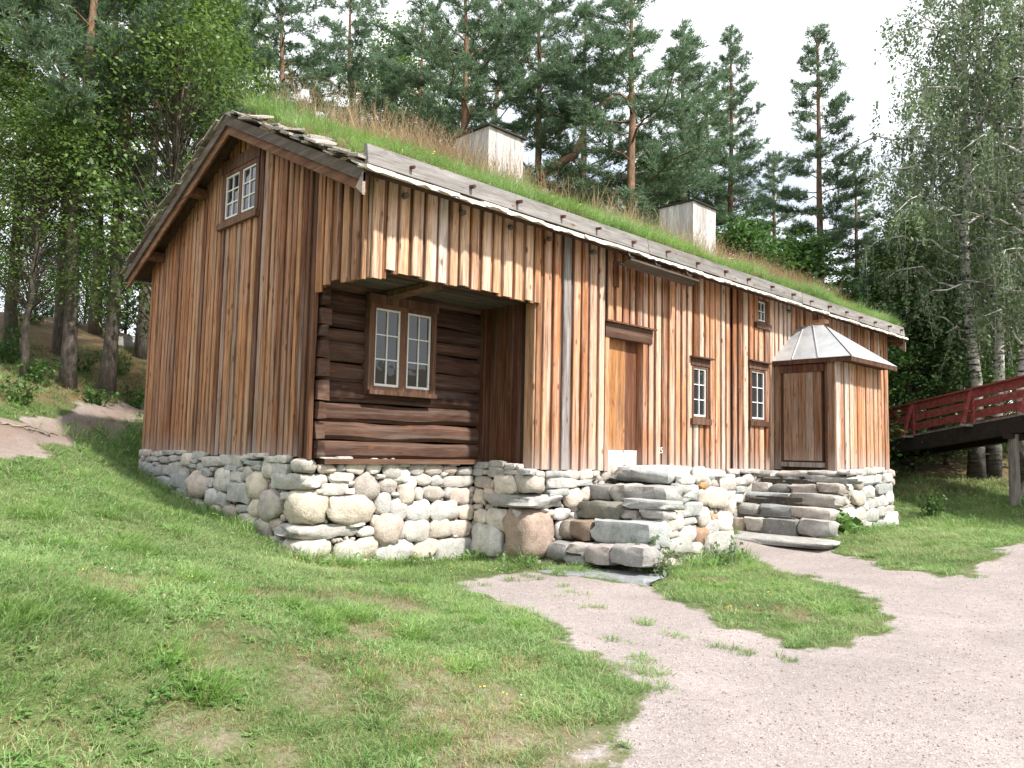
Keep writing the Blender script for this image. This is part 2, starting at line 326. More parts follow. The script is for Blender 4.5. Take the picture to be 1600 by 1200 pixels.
def terr(x, y):
    x = np.asarray(x, float); y = np.asarray(y, float); sh = x.shape; x = x.ravel(); y = y.ravel(); z = np.zeros(len(x))
    for i in range(0, len(x), 20000):
        q = np.c_[x[i:i+20000], y[i:i+20000]]; r2 = ((q[:, None, :]-CP[None, :, :2])**2).sum(-1)
        z[i:i+20000] = _U(r2)@_sol[:_n]+_sol[_n]+q@_sol[_n+1:]
    r = np.hypot(x-8, y-8); w = np.clip((r-36)/26, 0, 1); w = w*w*(3-2*w)
    far = -1.5+np.clip((r-140)/260, 0, 1)*62*(.72+.28*np.sin(x*.017+1.3)*np.cos(y*.021))*(y < -20)   # wooded hills across the valley, behind the camera
    z = np.clip(z, -3, 6)*(1-w)+far*w
    return z.reshape(sh)
def T(x, y): return float(terr(np.array([x]), np.array([y]))[0])

def inpoly(x, y, poly):
    r = np.zeros(x.shape, bool); n = len(poly)
    for i in range(n):
        x0, y0 = poly[i]; x1, y1 = poly[(i+1) % n]
        c = ((y0 > y) != (y1 > y)) & (x < (x1-x0)*(y-y0)/(y1-y0+1e-12)+x0); r ^= c
    return r
def G(px, py, z=-1.40): p = bp(px, py, 'z', z); return (p[0], p[1])
ROAD = [G(850,892), G(715,903), G(740,925), G(790,947), G(835,975), G(885,1012), G(945,1052), G(1000,1078), G(1035,1112), G(1000,1160), G(925,1200), (-3.4,-6.6), (-6,-9.5), (-9,-16), (20,-18), (40,-20), (60,-16),
   (40,-9), (22,-6.5), G(1600,872), G(1545,900), G(1490,918), G(1430,905), G(1360,885), G(1290,866), G(1270,850), G(1150,830), G(1138,868), G(1180,875), G(1260,898), G(1340,930), G(1430,966), G(1350,1000), G(1290,1026), G(1220,1010), G(1130,968), G(1060,940), G(1005,912), G(940,905)]
def W2(px, py, d): p = at(px, py, d); return (p[0], p[1])
TRAIL = [(-9,1), (-6,2.4), W2(0,716,12), W2(60,706,13.4), W2(110,692,15), W2(170,676,16.8), W2(225,664,18.6), (3,12.5), (7,15), (7.6,16.6), (3,14.3), W2(220,641,21), W2(160,646,19.6), W2(90,652,17.4), W2(0,654,15.6), (-6,6.2), (-9,5)]
def soft(poly, x, y, r=.22):                    # polygon cover averaged over a small disc
    a = 0
    for k in range(9):
        dx, dy = (0, 0) if k == 0 else (r*cos(k*pi/4), r*sin(k*pi/4)); a = a+inpoly(x+dx, y+dy, poly)
    return a/9.
def vnoise(x, y, s, seed=0):                    # cheap value noise
    xs, ys = x*s+seed*17.3, y*s+seed*9.1; xi, yi = np.floor(xs).astype(int), np.floor(ys).astype(int); fx, fy = xs-xi, ys-yi
    fx = fx*fx*(3-2*fx); fy = fy*fy*(3-2*fy)
    h = lambda a, b: np.modf(np.abs(np.sin(a*127.1+b*311.7+seed*74.7)*43758.5453))[0]
    return (h(xi, yi)*(1-fx)+h(xi+1, yi)*fx)*(1-fy)+(h(xi, yi+1)*(1-fx)+h(xi+1, yi+1)*fx)*fy
SPOTS = [(G(545,1075,-1.3), .55), (G(740,1115,-1.36), .5), (G(400,1045,-1.2), .45), (G(790,1165,-1.38), .5), (G(160,965,-1.0), .4), (G(560,1010,-1.28), .3), (G(320,1150,-1.3), .25), (G(460,1170,-1.3), .25), (G(880,1185,-1.4), .5), (G(1235,960), .5), (G(1120,905), .35), (G(700,1060,-1.34), .3), (G(520,895,-1.3), .4), (G(230,920,-.9), .3)]
def masks(x, y):
    jx = (vnoise(x, y, 1.7, 3)-.5)*.7; jy = (vnoise(x, y, 1.7, 5)-.5)*.7
    jx += (vnoise(x, y, 5.5, 31)-.5)*.45; jy += (vnoise(x, y, 5.5, 33)-.5)*.45; x2, y2 = x+jx*.6, y+jy*.6
    gr = np.maximum(soft(ROAD, x2, y2), soft(TRAIL, x2, y2))
    hill = np.clip((terr(x, y)-.75)/.7+(vnoise(x, y, .6, 8)-.5)*.8, 0, 1)*(y > 6)
    right = np.clip((x-19.5)/2.5+(vnoise(x, y, .5, 9)-.5)*1.2, 0, 1)*(y > -9)
    fo = np.maximum(np.maximum(hill, right*.9), (np.hypot(x, y) > 70)*1.)
    di = np.zeros(x.shape)
    for (c, r) in SPOTS:
        d = np.hypot((x-c[0]), (y-c[1]))/r; di = np.maximum(di, np.clip(1.1-d+(vnoise(x, y, 5, 2)-.5)*1.5, 0, 1)*.8)
    lawn = vnoise(x, y, .9, 6)*.6+vnoise(x, y, 2.7, 7)*.4; near = np.clip(1-np.hypot(x+2.6, y+3.6)/4.2, 0, 1)
    di = np.maximum(di, np.clip((lawn-.68+near*.17)*3., 0, 1)*.8*(hill < .3))
    return gr, fo, di
def trail_mask(x, y): return soft(TRAIL, x, y, .5)

def axis(a, b, step, lo, hi, g=1.22):
    c = list(np.arange(a, b, step)); s = step
    while c[-1] < hi: s = min(s*g, 60); c.append(c[-1]+s)
    s = step
    while c[0] > lo: s = min(s*g, 60); c.insert(0, c[0]-s)
    return np.array(c)
gx = axis(-10, 19, .15, -900, 1100); gy = axis(-10, 13, .15, -900, 1100)
X, Y = np.meshgrid(gx, gy); Z = terr(X, Y)
Z = Z+(vnoise(X, Y, 1.4, 1)-.5)*.05*(np.hypot(X, Y) < 40)
gr, fo, di = masks(X, Y); trl = trail_mask(X, Y)
V = np.c_[X.ravel(), Y.ravel(), Z.ravel()].astype(np.float32); nx, ny = len(gx), len(gy)
idx = np.arange(nx*ny).reshape(ny, nx); Q = np.stack([idx[:-1, :-1], idx[:-1, 1:], idx[1:, 1:], idx[1:, :-1]], -1).reshape(-1, 4)
def sheet(name, faces):
    u, inv = np.unique(faces.ravel(), return_inverse=True); me = bpy.data.meshes.new(name); k = len(faces)
    me.vertices.add(len(u)); me.vertices.foreach_set('co', V[u].ravel()); me.loops.add(k*4); me.loops.foreach_set('vertex_index', inv.astype(np.int32).ravel())
    me.polygons.add(k); me.polygons.foreach_set('loop_start', np.arange(k, dtype=np.int32)*4); me.polygons.foreach_set('loop_total', np.full(k, 4, np.int32))
    me.polygons.foreach_set('use_smooth', np.ones(k, bool)); me.update(calc_edges=True)
    for nm, arr in (('gravel', gr), ('forest', fo), ('dirt', di), ('trail', trl)):
        a = me.attributes.new(nm, 'FLOAT', 'POINT'); a.data.foreach_set('value', arr.ravel()[u].astype(np.float32))
    return link(name, me, M['ground'])
fc = V[Q].mean(1); onroad = inpoly(fc[:, 0], fc[:, 1], ROAD); ontrail = inpoly(fc[:, 0], fc[:, 1], TRAIL)
tag(sheet('ground', Q[~onroad & ~ontrail]), 'green lawn and wooded slope around the timber house', 'ground', kind='structure')
tag(sheet('gravel_road', Q[onroad]), 'pale pinkish gravel road and paths leading to both stone stairs', 'road', kind='structure')
tag(sheet('dirt_trail', Q[ontrail & ~onroad]), 'bare trodden dirt trail along the foot of the wooded slope', 'path', kind='structure')

# ------------------------------------------------------------------ the house
GW, DP, X1, LEN = 6.93, 1.25, 2.98, 16.95       # gable width, porch depth, porch length, house length
RY, RZ, SLP = 3.3, 5.20, .465                   # ridge
def zr(y): return RZ-SLP*abs(y-RY)              # top of the roof boarding
house = empty('timber_house', (8.5, 3.4, -1.35), 'long weathered timber house with grassy sod roof on a fieldstone foundation', 'house')

def board(parent, O, U, Nn, u0, u1, z0, zt0, zt1, n0, n1, mat, name='board', ch=.008, tilt=0., z0b=None):
    """upright board: u along the wall, n outward, sloped top zt0..zt1 (at u0..u1)"""
    O, U, Nn = np.array(O, float), np.array(U, float), np.array(Nn, float)
    if z0b is None: z0b = z0
    pr = [(u0, n0), (u1, n0), (u1, n1-ch), (u1-ch*1.3, n1), (u0+ch*1.3, n1), (u0, n1-ch)]; v = []
    for top in (0, 1):
        for (u, n) in pr:
            f = (u-u0)/(u1-u0); z = (zt0+(zt1-zt0)*f) if top else (z0+(z0b-z0)*f)
            p = O+U*(u+tilt*top)+Nn*n; v.append((p[0], p[1], z))
    k = 6; f = [tuple(range(k)), tuple(range(2*k-1, k-1, -1))]+[((i+1) % k, i, k+i, k+(i+1) % k) for i in range(k)]
    cr = np.cross(U, Nn)
    if cr[2] > 0: f = [q[::-1] for q in f]
    return link(name, mesh(name, v, f), mat, parent)

def cladding(parent, O, U, Nn, ua, ub, bot, top, holes, wr, gr_, mats, n_off=0., rs=1, special=None):
    """board-on-board cladding; holes = (u0,u1,z0,z1)"""
    R = random.Random(rs); u = ua; k = 0
    def pieces(a, b, n0, n1, mat, tilt):
        segs = [(bot((a+b)/2)+R.uniform(-.02, .02), None)]
        c = (a+b)/2; cuts = sorted([(h[2], h[3]) for h in holes if h[0] < c < h[1]])
        z = segs[0][0]; out_ = []
        for (za, zb) in cuts:
            if za > z+.03: out_.append((z, za))
            z = zb
        out_.append((z, None))
        for (z0, z1) in out_:
            if z1 is None: t0, t1 = top(a), top(b)
            else: t0 = t1 = z1
            if min(t0, t1)-z0 < .04: continue
            board(parent, O, U, Nn, a, b, z0, t0, t1, n_off+n0, n_off+n1, mat, ch=R.uniform(.006, .012), tilt=tilt)
    while u < ub-.04:
        w_ = min(R.uniform(*wr), ub-u); g = R.uniform(*gr_)
        mt = mats[0]; R.random()
        if special: mt = special(u+w_/2) or mt
        pieces(u, u+w_, .026+R.uniform(0, .006), .058+R.uniform(0, .016), mt, R.uniform(-.008, .008))
        if u+w_+g < ub+.03: pieces(u+w_-.025, min(u+w_+g+.025, ub), 0, .022+R.uniform(0, .003), mats[1], 0)
        u += w_+g; k += 1

# --- windows first: their openings cut the boards
def win_y(pxs, pys, yplane): # rect on a plane y=const from pixels -> x0,x1,z0,z1
    a = bp(pxs[0], (pys[0]+pys[1])/2, 'y', yplane); b = bp(pxs[1], (pys[0]+pys[1])/2, 'y', yplane)
    c = bp(sum(pxs)/2, pys[0], 'y', yplane); d = bp(sum(pxs)/2, pys[1], 'y', yplane); return a[0], b[0], d[2], c[2]

def window(label, O, U, Nn, u0, u1, z0, z1, sashes, rows, frame=.06, head=None, sill=None, proud=.075, cap=True, mull=.07):
    """frame part with sashes of white bars and single panes; O,U,Nn as for boards, rectangle of the sash area"""
    O, U, Nn = np.array(O, float), np.array(U, float), np.array(Nn, float)
    def bx(mb, a, b, za, zb, na, nb_):
        q = [O+U*a+Nn*na, O+U*b+Nn*na, O+U*b+Nn*nb_, O+U*a+Nn*nb_]
        mb.hexa([(p[0], p[1], za) for p in q], [(p[0], p[1], zb) for p in q])
    fr = MB()
    bx(fr, u0-frame, u0, z0-frame*.6, z1+frame*.6, -.10, proud); bx(fr, u1, u1+frame, z0-frame*.6, z1+frame*.6, -.10, proud)
    bx(fr, u0, u1, z1, z1+frame*.6, -.10, proud-.003); bx(fr, u0, u1, z0-frame*.6, z0, -.10, proud-.003)
    wd = (u1-u0-(mull if sashes == 2 else 0))/sashes
    if sashes == 2: bx(fr, u0+wd, u0+wd+mull, z0, z1, -.08, proud-.012)
    W = fr.build('window', M['trim'], house); W['label'] = label
    back = MB(); bx(back, u0-.01, u1+.01, z0-.01, z1+.01, -.095, -.085); back.build('backing', M['core'], W)
    for s in range(sashes):
        a = u0+s*(wd+mull); b = a+wd; e = .028 if wd > .25 else .02; bar = .018 if wd > .25 else .014
        sa = MB(); n0, n1 = proud-.055, proud-.02
        bx(sa, a, a+e, z0, z1, n0, n1); bx(sa, b-e, b, z0, z1, n0, n1); bx(sa, a+e, b-e, z1-e, z1, n0, n1-.002); bx(sa, a+e, b-e, z0, z0+e*1.3, n0, n1-.002)
        mid = (a+b)/2; bx(sa, mid-bar/2, mid+bar/2, z0+e*1.3, z1-e, n0, n1-.004)
        hh = (z1-e-z0-e*1.3)/rows
        for r in range(1, rows):
            zc = z0+e*1.3+hh*r; bx(sa, a+e, mid-bar/2, zc-bar/2, zc+bar/2, n0, n1-.006); bx(sa, mid+bar/2, b-e, zc-bar/2, zc+bar/2, n0, n1-.006)
        sa.build('sash', M['white'], W)
        for r in range(rows):
            za = z0+e*1.3+hh*r
            for (pa, pb) in ((a+e, mid-bar/2), (mid+bar/2, b-e)):
                g = MB(); t1, t2 = random.uniform(-.003, .003), random.uniform(-.003, .003); nn = n0+.012
                q = lambda u, z, n: tuple((O+U*u+Nn*n)[:2])+(z,)
                g.add([q(pa, za, nn), q(pb, za, nn+t1), q(pb, za+hh, nn+t1+t2), q(pa, za+hh, nn+t2), q(pa, za, nn-.006), q(pb, za, nn-.006), q(pb, za+hh, nn-.006), q(pa, za+hh, nn-.006)],
                      [(0,1,2,3),(7,6,5,4),(0,4,5,1),(1,5,6,2),(2,6,7,3),(3,7,4,0)])
                g.build('pane', M['glass'], W)
    if head:
        h = MB(); bx(h, u0-head[1], u1+head[1], z1+frame*.6, z1+frame*.6+head[0], -.02, proud+.012)
        h.build('header_board', M['trim'], W)
        if cap:
            c = MB(); bx(c, u0-head[1]-.04, u1+head[1]+.05, z1+frame*.6+head[0], z1+frame*.6+head[0]+.028, -.02, proud+.085); c.build('drip_cap', M['trimx'], W)
    if sill:
        h = MB(); bx(h, u0-sill[1], u1+sill[1], z0-frame*.6-sill[0], z0-frame*.6, -.02, proud+.05); h.build('sill', M['trim'], W)
    return (u0-frame, u1+frame, z0-frame*.6-(sill[0] if sill else 0), z1+frame*.6+(head[0] if head else 0))

YF = (0, 0, 0); UX = (1, 0, 0); NYm = (0, -1, 0)
x0, x1_, za, zb = win_y((1079, 1098.5), (576, 651), 0)
h1 = window('narrow six-pane window between the doorway and the dark seam', YF, UX, NYm, x0, x1_, za, zb, 1, 3, .07, (.14, .11), (.11, .12))
x0, x1_, za, zb = win_y((1170, 1190), (581, 655), 0)
h2 = window('narrow six-pane window beside the lean-to entrance', YF, UX, NYm, x0, x1_, za, zb, 1, 3, .075, (.14, .12), (.10, .13))
x0, x1_, za, zb = win_y((1180, 1191.5), (472, 503), 0)
h3 = window('tiny four-pane attic window', YF, UX, NYm, x0, x1_, za, zb, 1, 2, .07, None, (.12, .16), cap=False)
# gable window: u = -y so that u runs left to right
GO, GU, GN = (0, 0, 0), (0, -1, 0), (-1, 0, 0)
ya, yb = bp(358, 310, 'x', 0)[1], bp(405.5, 298, 'x', 0)[1]; zb0, zt0 = 3.80, 4.50
h4 = window('twin-sash gable window with a heavy dark header', GO, GU, GN, -ya, -yb, zb0, zt0, 2, 3, .10, (.20, .12), (.10, .15), cap=False, mull=.11)
# log wall window
xa, xb = bp(574, 545, 'y', DP)[0], bp(661, 550, 'y', DP)[0]; zlo, zhi = bp(615, 607, 'y', DP)[2], bp(615, 489, 'y', DP)[2]
window('twin-sash window in the dark log wall of the porch', (0, DP-.13, 0), UX, NYm, xa, xb, zlo, zhi, 2, 3, .10, (.13, .12), (.06, .10), proud=.06, cap=False, mull=.13)

# --- front wall
seams = [4.62, 8.62]
front = MB().box(X1+.05, LEN-.05, .14, .30, -.25, 3.4).box(.05, X1+.05, .14, .30, 2.46, 3.4).build('front_wall', M['core'], house)
DX0, DX1, DZ0, DZ1 = 4.70, 5.64, .03, 2.13
hole_d = (DX0-.1, DX1+.1, -.3, 2.36)
vest_x0, vest_x1, vest_y = 10.34, 12.75, -1.39
hole_v = (vest_x0+.05, vest_x1-.05, -.3, 2.2)
fb = lambda x: np.interp(x, [0, .2, .21, 2.97, 2.98, 8.6, 17], [2.325, 2.325, 2.435, 2.435, -.045, -.065, -.10])
ft = lambda x: zr(0)-.055
cladding(front, YF, UX, NYm, 0, seams[0]-.02, fb, ft, [], (.12, .175), (.05, .08), (M['board'], M['inner']), .035, 11, lambda u: M['greystreak'] if 3.52 < u < 3.66 else (M['pale'] if u < 3.1 else None))
cladding(front, YF, UX, NYm, seams[0]+.06, seams[1]-.05, fb, ft, [hole_d, h1], (.11, .16), (.05, .075), (M['board'], M['inner']), 0, 12)
cladding(front, YF, UX, NYm, seams[1]+.05, LEN-.12, fb, ft, [h2, h3, hole_v], (.125, .175), (.055, .085), (M['board'], M['inner']), 0.01, 13)
board(front, YF, UX, NYm, seams[0]-.02, seams[0]+.06, 2.4, ft(0), ft(0), -.01, .02, M['ddark'], 'seam_board')
board(front, YF, UX, NYm, seams[1]-.05, seams[1]+.05, -.05, ft(0), ft(0), -.01, .02, M['ddark'], 'seam_board')
board(front, YF, UX, NYm, LEN-.12, LEN, -.12, ft(0), ft(0), 0, .07, M['board'], 'corner_board')
board(front, YF, UX, NYm, 4.78, 4.93, 2.98, 3.40, 3.40, .055, .085, M['redbrown'], 'hatch_board')

# house number plate on the front wall
tx = bpy.data.curves.new('house_number', 'FONT'); tx.body = '25'; tx.size = .15; tx.extrude = .003; tx.align_x = 'CENTER'
tob = bpy.data.objects.new('tmp_number', tx); COL.objects.link(tob); dg = bpy.context.evaluated_depsgraph_get(); dg.update()
nme = bpy.data.meshes.new_from_object(tob.evaluated_get(dg)); bpy.data.objects.remove(tob); bpy.data.curves.remove(tx)
nme.materials.clear(); no = link('house_number', nme, M['white'], front)
no.location = (*bp(1032, 709, 'y', -.075)[:1], -.072, bp(1032, 708, 'y', -.07)[2]); no.rotation_euler = (pi/2, 0, 0)

# --- main door
door = MB().box(DX0, DX0+.34, .06, .10, DZ0+.26, DZ1).build('door', M['door'], house); door['label'] = 'tall orange-brown plank door above the big stone landing'
MB().box(DX0+.343, DX0+.60, .064, .10, DZ0+.26, DZ1).build('plank', M['door'], door)
MB().box(DX0+.603, DX1, .07, .10, DZ0+.26, DZ1).build('plank', M['redbrown'], door)
MB().box(DX0, DX1, .045, .10, DZ0, DZ0+.255).build('kick_board', M['greywoodz'], door)
for (a, b) in ((DX0-.10, DX0), (DX1, DX1+.12)): MB().box(a, b, -.065, .13, DZ0-.09, DZ1).build('jamb', M['board'], door)
MB().box(DX0-.12, DX1+.24, -.085, .12, DZ1, DZ1+.235).build('lintel', M['trimx'], door)
MB().hexa([(DX0-.16,-.15,DZ1+.238),(DX1+.30,-.15,DZ1+.238),(DX1+.30,0,DZ1+.25),(DX0-.16,0,DZ1+.25)], [(DX0-.16,-.15,DZ1+.265),(DX1+.30,-.15,DZ1+.265),(DX1+.30,0,DZ1+.30),(DX0-.16,0,DZ1+.30)]).build('drip_cap', M['ddark'], door)

# --- gable wall (far from the porch: y up to GW); upper part runs out to the front
gab = MB().hexa([(.14,1.3,-.2),(.3,1.3,-.2),(.3,GW-.05,-.2),(.14,GW-.05,-.2)], [(.14,1.3,3.4),(.3,1.3,3.4),(.3,GW-.05,3.3),(.14,GW-.05,3.3)])
gab.add([(.14,.1,2.5),(.14,1.3,2.5),(.14,GW-.05,3.3),(.14,RY,RZ-.15),(.14,.1,3.5),(.3,.1,2.5),(.3,1.3,2.5),(.3,GW-.05,3.3),(.3,RY,RZ-.15),(.3,.1,3.5)], [(0,1,2,3,4),(9,8,7,6,5),(0,5,6,1),(1,6,7,2),(2,7,8,3),(3,8,9,4),(4,9,5,0)])
gab = gab.build('gable_wall', M['core'], house)
gtop = lambda u: zr(-u)-.055
def gbot(u):
    y = -u
    if y > 1.14: return np.interp(y, [1.14, GW], [.10, .045])
    return np.interp(y, [0, .45, .75, .95, 1.13], [2.30, 2.33, 2.38, 2.33, 2.20])
def gspecial(u):
    y = -u
    if 1.1 < y < 1.32: return M['ddark']
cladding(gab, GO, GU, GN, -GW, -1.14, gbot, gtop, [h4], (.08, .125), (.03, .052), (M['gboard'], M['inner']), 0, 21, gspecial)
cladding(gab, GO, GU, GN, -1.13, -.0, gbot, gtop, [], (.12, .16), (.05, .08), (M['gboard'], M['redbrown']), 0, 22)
MB().box(-.012, .05, -.04, .06, 2.33, ft(0)).build('corner_board', M['board'], gab)
MB().tube([(-.035, 1.14, .08), (-.045, 1.13, 1.0), (-.035, 1.145, 1.7), (-.04, 1.12, 2.28)], [.042, .036, .045, .038], 7).build('corner_post', M['ddark'], gab)

# --- porch: log wall, side wall, soffit
logw = MB().box(.12, X1+.05, DP+.16, DP+.3, -.1, 2.6).build('log_wall', M['core'], house)
R = random.Random(5); z = .075; nlog = 10; hs = [R.uniform(.18, .29) for _ in range(nlog)]; sc_ = (2.62-.075)/sum(hs); hs = [h*sc_ for h in hs]
for i, h in enumerate(hs):
    v = []; seg = 14; nr = 12
    for s in range(seg+1):
        x = .07+(X1-.07)*s/seg; wob = mnoise.noise(Vector((x*1.3, i*7.1, 0)))*.03; wz = mnoise.noise(Vector((x*1.1, i*3.3, 5)))*.032
        for j in range(nr):
            th = 2*pi*j/nr; cy, cz = cos(th), sin(th); p = 4.2
            rr = (abs(cy)**p+abs(cz)**p)**(-1/p); n3 = mnoise.noise(Vector((x*4, j*1.7, i*5.)))*.010
            v.append((x, DP+.02+wob-cy*rr*(.115+n3), z+h/2+wz+cz*rr*(h/2*.965+n3*.6)))
    f = [(a*nr+j, (a+1)*nr+j, (a+1)*nr+(j+1) % nr, a*nr+(j+1) % nr) for a in range(seg) for j in range(nr)]+[tuple(range(nr)), tuple(seg*nr+j for j in range(nr))[::-1]]
    link('log', mesh('log', v, f), M['log'], logw)
    if i < 9:
        e = MB(); zc = z+h*(.5 if i % 2 else .55); k = R.uniform(.07, .085); y0 = DP-.19+R.uniform(-.03, .03)
        wl, hl = R.uniform(.11, .15), h*R.uniform(.40, .46); q_ = lambda: R.uniform(-.018, .018)
        e.hexa([(.02+q_(),y0+q_(),zc-hl+q_()),(.02+wl+q_(),y0+q_(),zc-hl+q_()),(.02+wl,DP+.05,zc-hl),(.02,DP+.05,zc-hl)], [(.02+q_(),y0+q_(),zc+hl+q_()),(.02+wl+q_(),y0+q_(),zc+hl+q_()),(.02+wl,DP+.05,zc+hl),(.02,DP+.05,zc+hl)]).build('log_end', M['log'], logw)
    z += h
MB().box(.15, X1-.02, DP-.20, DP+.1, .015, .085).build('sill_beam', M['trimx'], logw)
side = MB().box(X1+.035, X1+.10, .15, DP+.1, -.15, 2.6).build('porch_side_wall', M['core'], house)
SO, SU, SN = (X1+.035, 0, 0), (0, -1, 0), (-1, 0, 0)
R = random.Random(9); y = DP-.02
for i in range(6):
    w_ = R.uniform(.15, .20); lay = i % 2
    y1_ = max(y-w_, .18); board(side, SO, SU, SN, -y, -y1_, .055-.09*(1-y/DP), 2.55, 2.55, 0 if lay else .022, .022 if lay else .05, M['redbrown'] if i != 2 else M['ddark'])
    y = y1_+.012
board(side, SO, SU, SN, -.17, .03, -.045, 2.47, 2.47, .02, .055, M['inner'], 'corner_board')
for i in range(5):
    ya_ = .02+i*.27; MB().hexa([(.03,ya_,2.462+.002*i),(X1+.03,ya_,2.462),(X1+.03,ya_+.262,2.472),(.03,ya_+.262,2.472)], [(.03,ya_,2.50),(X1+.03,ya_,2.50),(X1+.03,ya_+.262,2.51),(.03,ya_+.262,2.51)]).build('soffit_board', M['soffit'], side)
MB().hexa([(1.05,.12,2.40),(1.28,.12,2.40),(1.28,DP,2.36),(1.05,DP,2.36)], [(1.05,.12,2.458),(1.28,.12,2.458),(1.28,DP,2.458),(1.05,DP,2.458)]).build('soffit_beam', M['trim'], side)
MB().box(.0, X1+.03, .03, .13, 2.445, 2.46).build('soffit_lath', M['trimx'], side)

# rear and far walls so that the house stands from any side
MB().box(.05, LEN-.05, GW-.25, GW-.08, -.3, 3.35).build('rear_wall', M['gboard'], house)
fg = MB().add([(LEN-.2,.3,-.3),(LEN-.2,GW-.25,-.3),(LEN-.2,GW-.25,3.35),(LEN-.2,RY,RZ-.15),(LEN-.2,.3,3.55),(LEN-.06,.3,-.3),(LEN-.06,GW-.25,-.3),(LEN-.06,GW-.25,3.35),(LEN-.06,RY,RZ-.15),(LEN-.06,.3,3.55)], [(4,3,2,1,0),(5,6,7,8,9),(0,1,6,5),(1,2,7,6),(2,3,8,7),(3,4,9,8),(4,0,5,9)])
fg.build('far_gable_wall', M['gboard'], house)

# --- roof
RX0, RX1 = -.40, LEN+.13; EY0, EY1 = -.47, GW+.40
roof = MB()
for (ya_, yb_) in ((EY0+.13, RY), (RY, EY1)):
    roof.hexa([(RX0+.03,ya_,zr(ya_)-.05),(RX1,ya_,zr(ya_)-.05),(RX1,yb_,zr(yb_)-.05),(RX0+.03,yb_,zr(yb_)-.05)], [(RX0+.03,ya_,zr(ya_)),(RX1,ya_,zr(ya_)),(RX1,yb_,zr(yb_)),(RX0+.03,yb_,zr(yb_))])
roof = roof.build('roof', M['darky'], house); roof['label'] = 'sod roof with tall wild grass and bark edges'
def sodz(x, y): return zr(y)+.17+.05*(vnoise(x, y, 1.1, 4)-.5)+.04*(vnoise(x, y, 3.5, 5)-.5)
sx = np.linspace(RX0+.22, RX1-.05, 90); sy = np.r_[np.linspace(EY0+.13, RY, 24), np.linspace(RY, EY1-.1, 24)[1:]]
SX, SY = np.meshgrid(sx, sy); SZ = np.vectorize(zr)(SY)+.27+.05*(vnoise(SX, SY, 1.1, 4)-.5)+.05*(vnoise(SX, SY, 3.5, 5)-.5)
b_ = (SX == sx[0]) | (SX == sx[-1]) | (SY == sy[0]) | (SY == sy[-1]); SZ[b_] = np.vectorize(zr)(SY[b_])-.005
vs = np.c_[SX.ravel(), SY.ravel(), SZ.ravel()]; k = len(sx); ii = np.arange(len(vs)).reshape(len(sy), k)
link('sod', mesh('sod', vs, [tuple(map(int, q)) for q in np.stack([ii[:-1,:-1], ii[:-1,1:], ii[1:,1:], ii[1:,:-1]], -1).reshape(-1, 4)], True), M['sod'], roof)
def barge(name, x, th, ya_, yb_, off, h, mat):
    b = MB().hexa([(x,ya_,zr(ya_)+off-h),(x+th,ya_,zr(ya_)+off-h),(x+th,yb_,zr(yb_)+off-h),(x,yb_,zr(yb_)+off-h)], [(x,ya_,zr(ya_)+off),(x+th,ya_,zr(ya_)+off),(x+th,yb_,zr(yb_)+off),(x,yb_,zr(yb_)+off)])
    return b.build(name, mat, roof)
for xx, sg in ((RX0, 1), (RX1+.01, -1)):
    barge('barge_board', xx-.012, .04, EY0+.02, RY, .02, .15, M['darkbarge']); barge('barge_board', xx-.012, .04, RY, EY1-.02, .02, .15, M['darkbarge'])
    barge('barge_board', xx+.03, .035, EY0+.06, RY, -.105, .16, M['brownwoody']); barge('barge_board', xx+.03, .035, RY, EY1-.06, -.105, .16, M['brownwoody'])
# pointed end of the grey barge board over the corner
MB().add([(RX0-.02,EY0+.02,zr(EY0)-.01),(RX0-.02,EY0+.02,zr(EY0)-.28),(RX0-.02,EY0+.16,zr(EY0)-.16),(RX0+.02,EY0+.02,zr(EY0)-.01),(RX0+.02,EY0+.02,zr(EY0)-.28),(RX0+.02,EY0+.16,zr(EY0)-.16)], [(0,1,2),(5,4,3),(0,3,4,1),(1,4,5,2),(2,5,3,0)]).build('barge_end', M['greywoody'], roof)
MB().add([(RX1-.02,EY0-.02,zr(EY0)-.06),(RX1-.02,EY0-.02,zr(EY0)-.33),(RX1-.02,EY0+.16,zr(EY0)-.2),(RX1+.03,EY0-.02,zr(EY0)-.06),(RX1+.03,EY0-.02,zr(EY0)-.33),(RX1+.03,EY0+.16,zr(EY0)-.2)], [(0,1,2),(5,4,3),(0,3,4,1),(1,4,5,2),(2,5,3,0)]).build('barge_end', M['greywoody'], roof)
# purlins and purlin ends under the overhang at the gable
for yy in (.35, 1.9, 4.7, 6.4): MB().box(RX0+.07, .2, yy-.07, yy+.07, zr(yy)-.26, zr(yy)-.11).build('purlin_end', M['brownwoody'], roof)
# shakes lying along the gable edge
R = random.Random(31)
for sgn in (1, -1):
    s = 0.
    while s < (3.62 if sgn > 0 else 3.9):
        yy = RY-sgn*s; w_ = R.uniform(.16, .30); lay = R.choice((0, 1, 1, 2)); zz = zr(yy)+.03+lay*.034+R.uniform(0, .03); ln = R.uniform(.22, .42); tw = R.uniform(-.16, .16)
        y2 = yy-sgn*w_; xx = RX0-.05+R.uniform(-.05, .05); th = R.uniform(.014, .034); z2 = zr(y2)+.025+lay*.034+R.uniform(-.01, .085); cu = R.uniform(-.03, .07)
        lo = [(xx,min(yy,y2),zz if sgn<0 else z2),(xx+ln,min(yy,y2)+tw*.3,(zz if sgn<0 else z2)+cu),(xx+ln,max(yy,y2)+tw*.3,(z2 if sgn<0 else zz)+cu),(xx,max(yy,y2),z2 if sgn<0 else zz)]
        MB().hexa(lo, [(a, b, c+th) for a, b, c in lo]).build('shake', M['shake'], roof); s += w_*R.uniform(.3, .55)
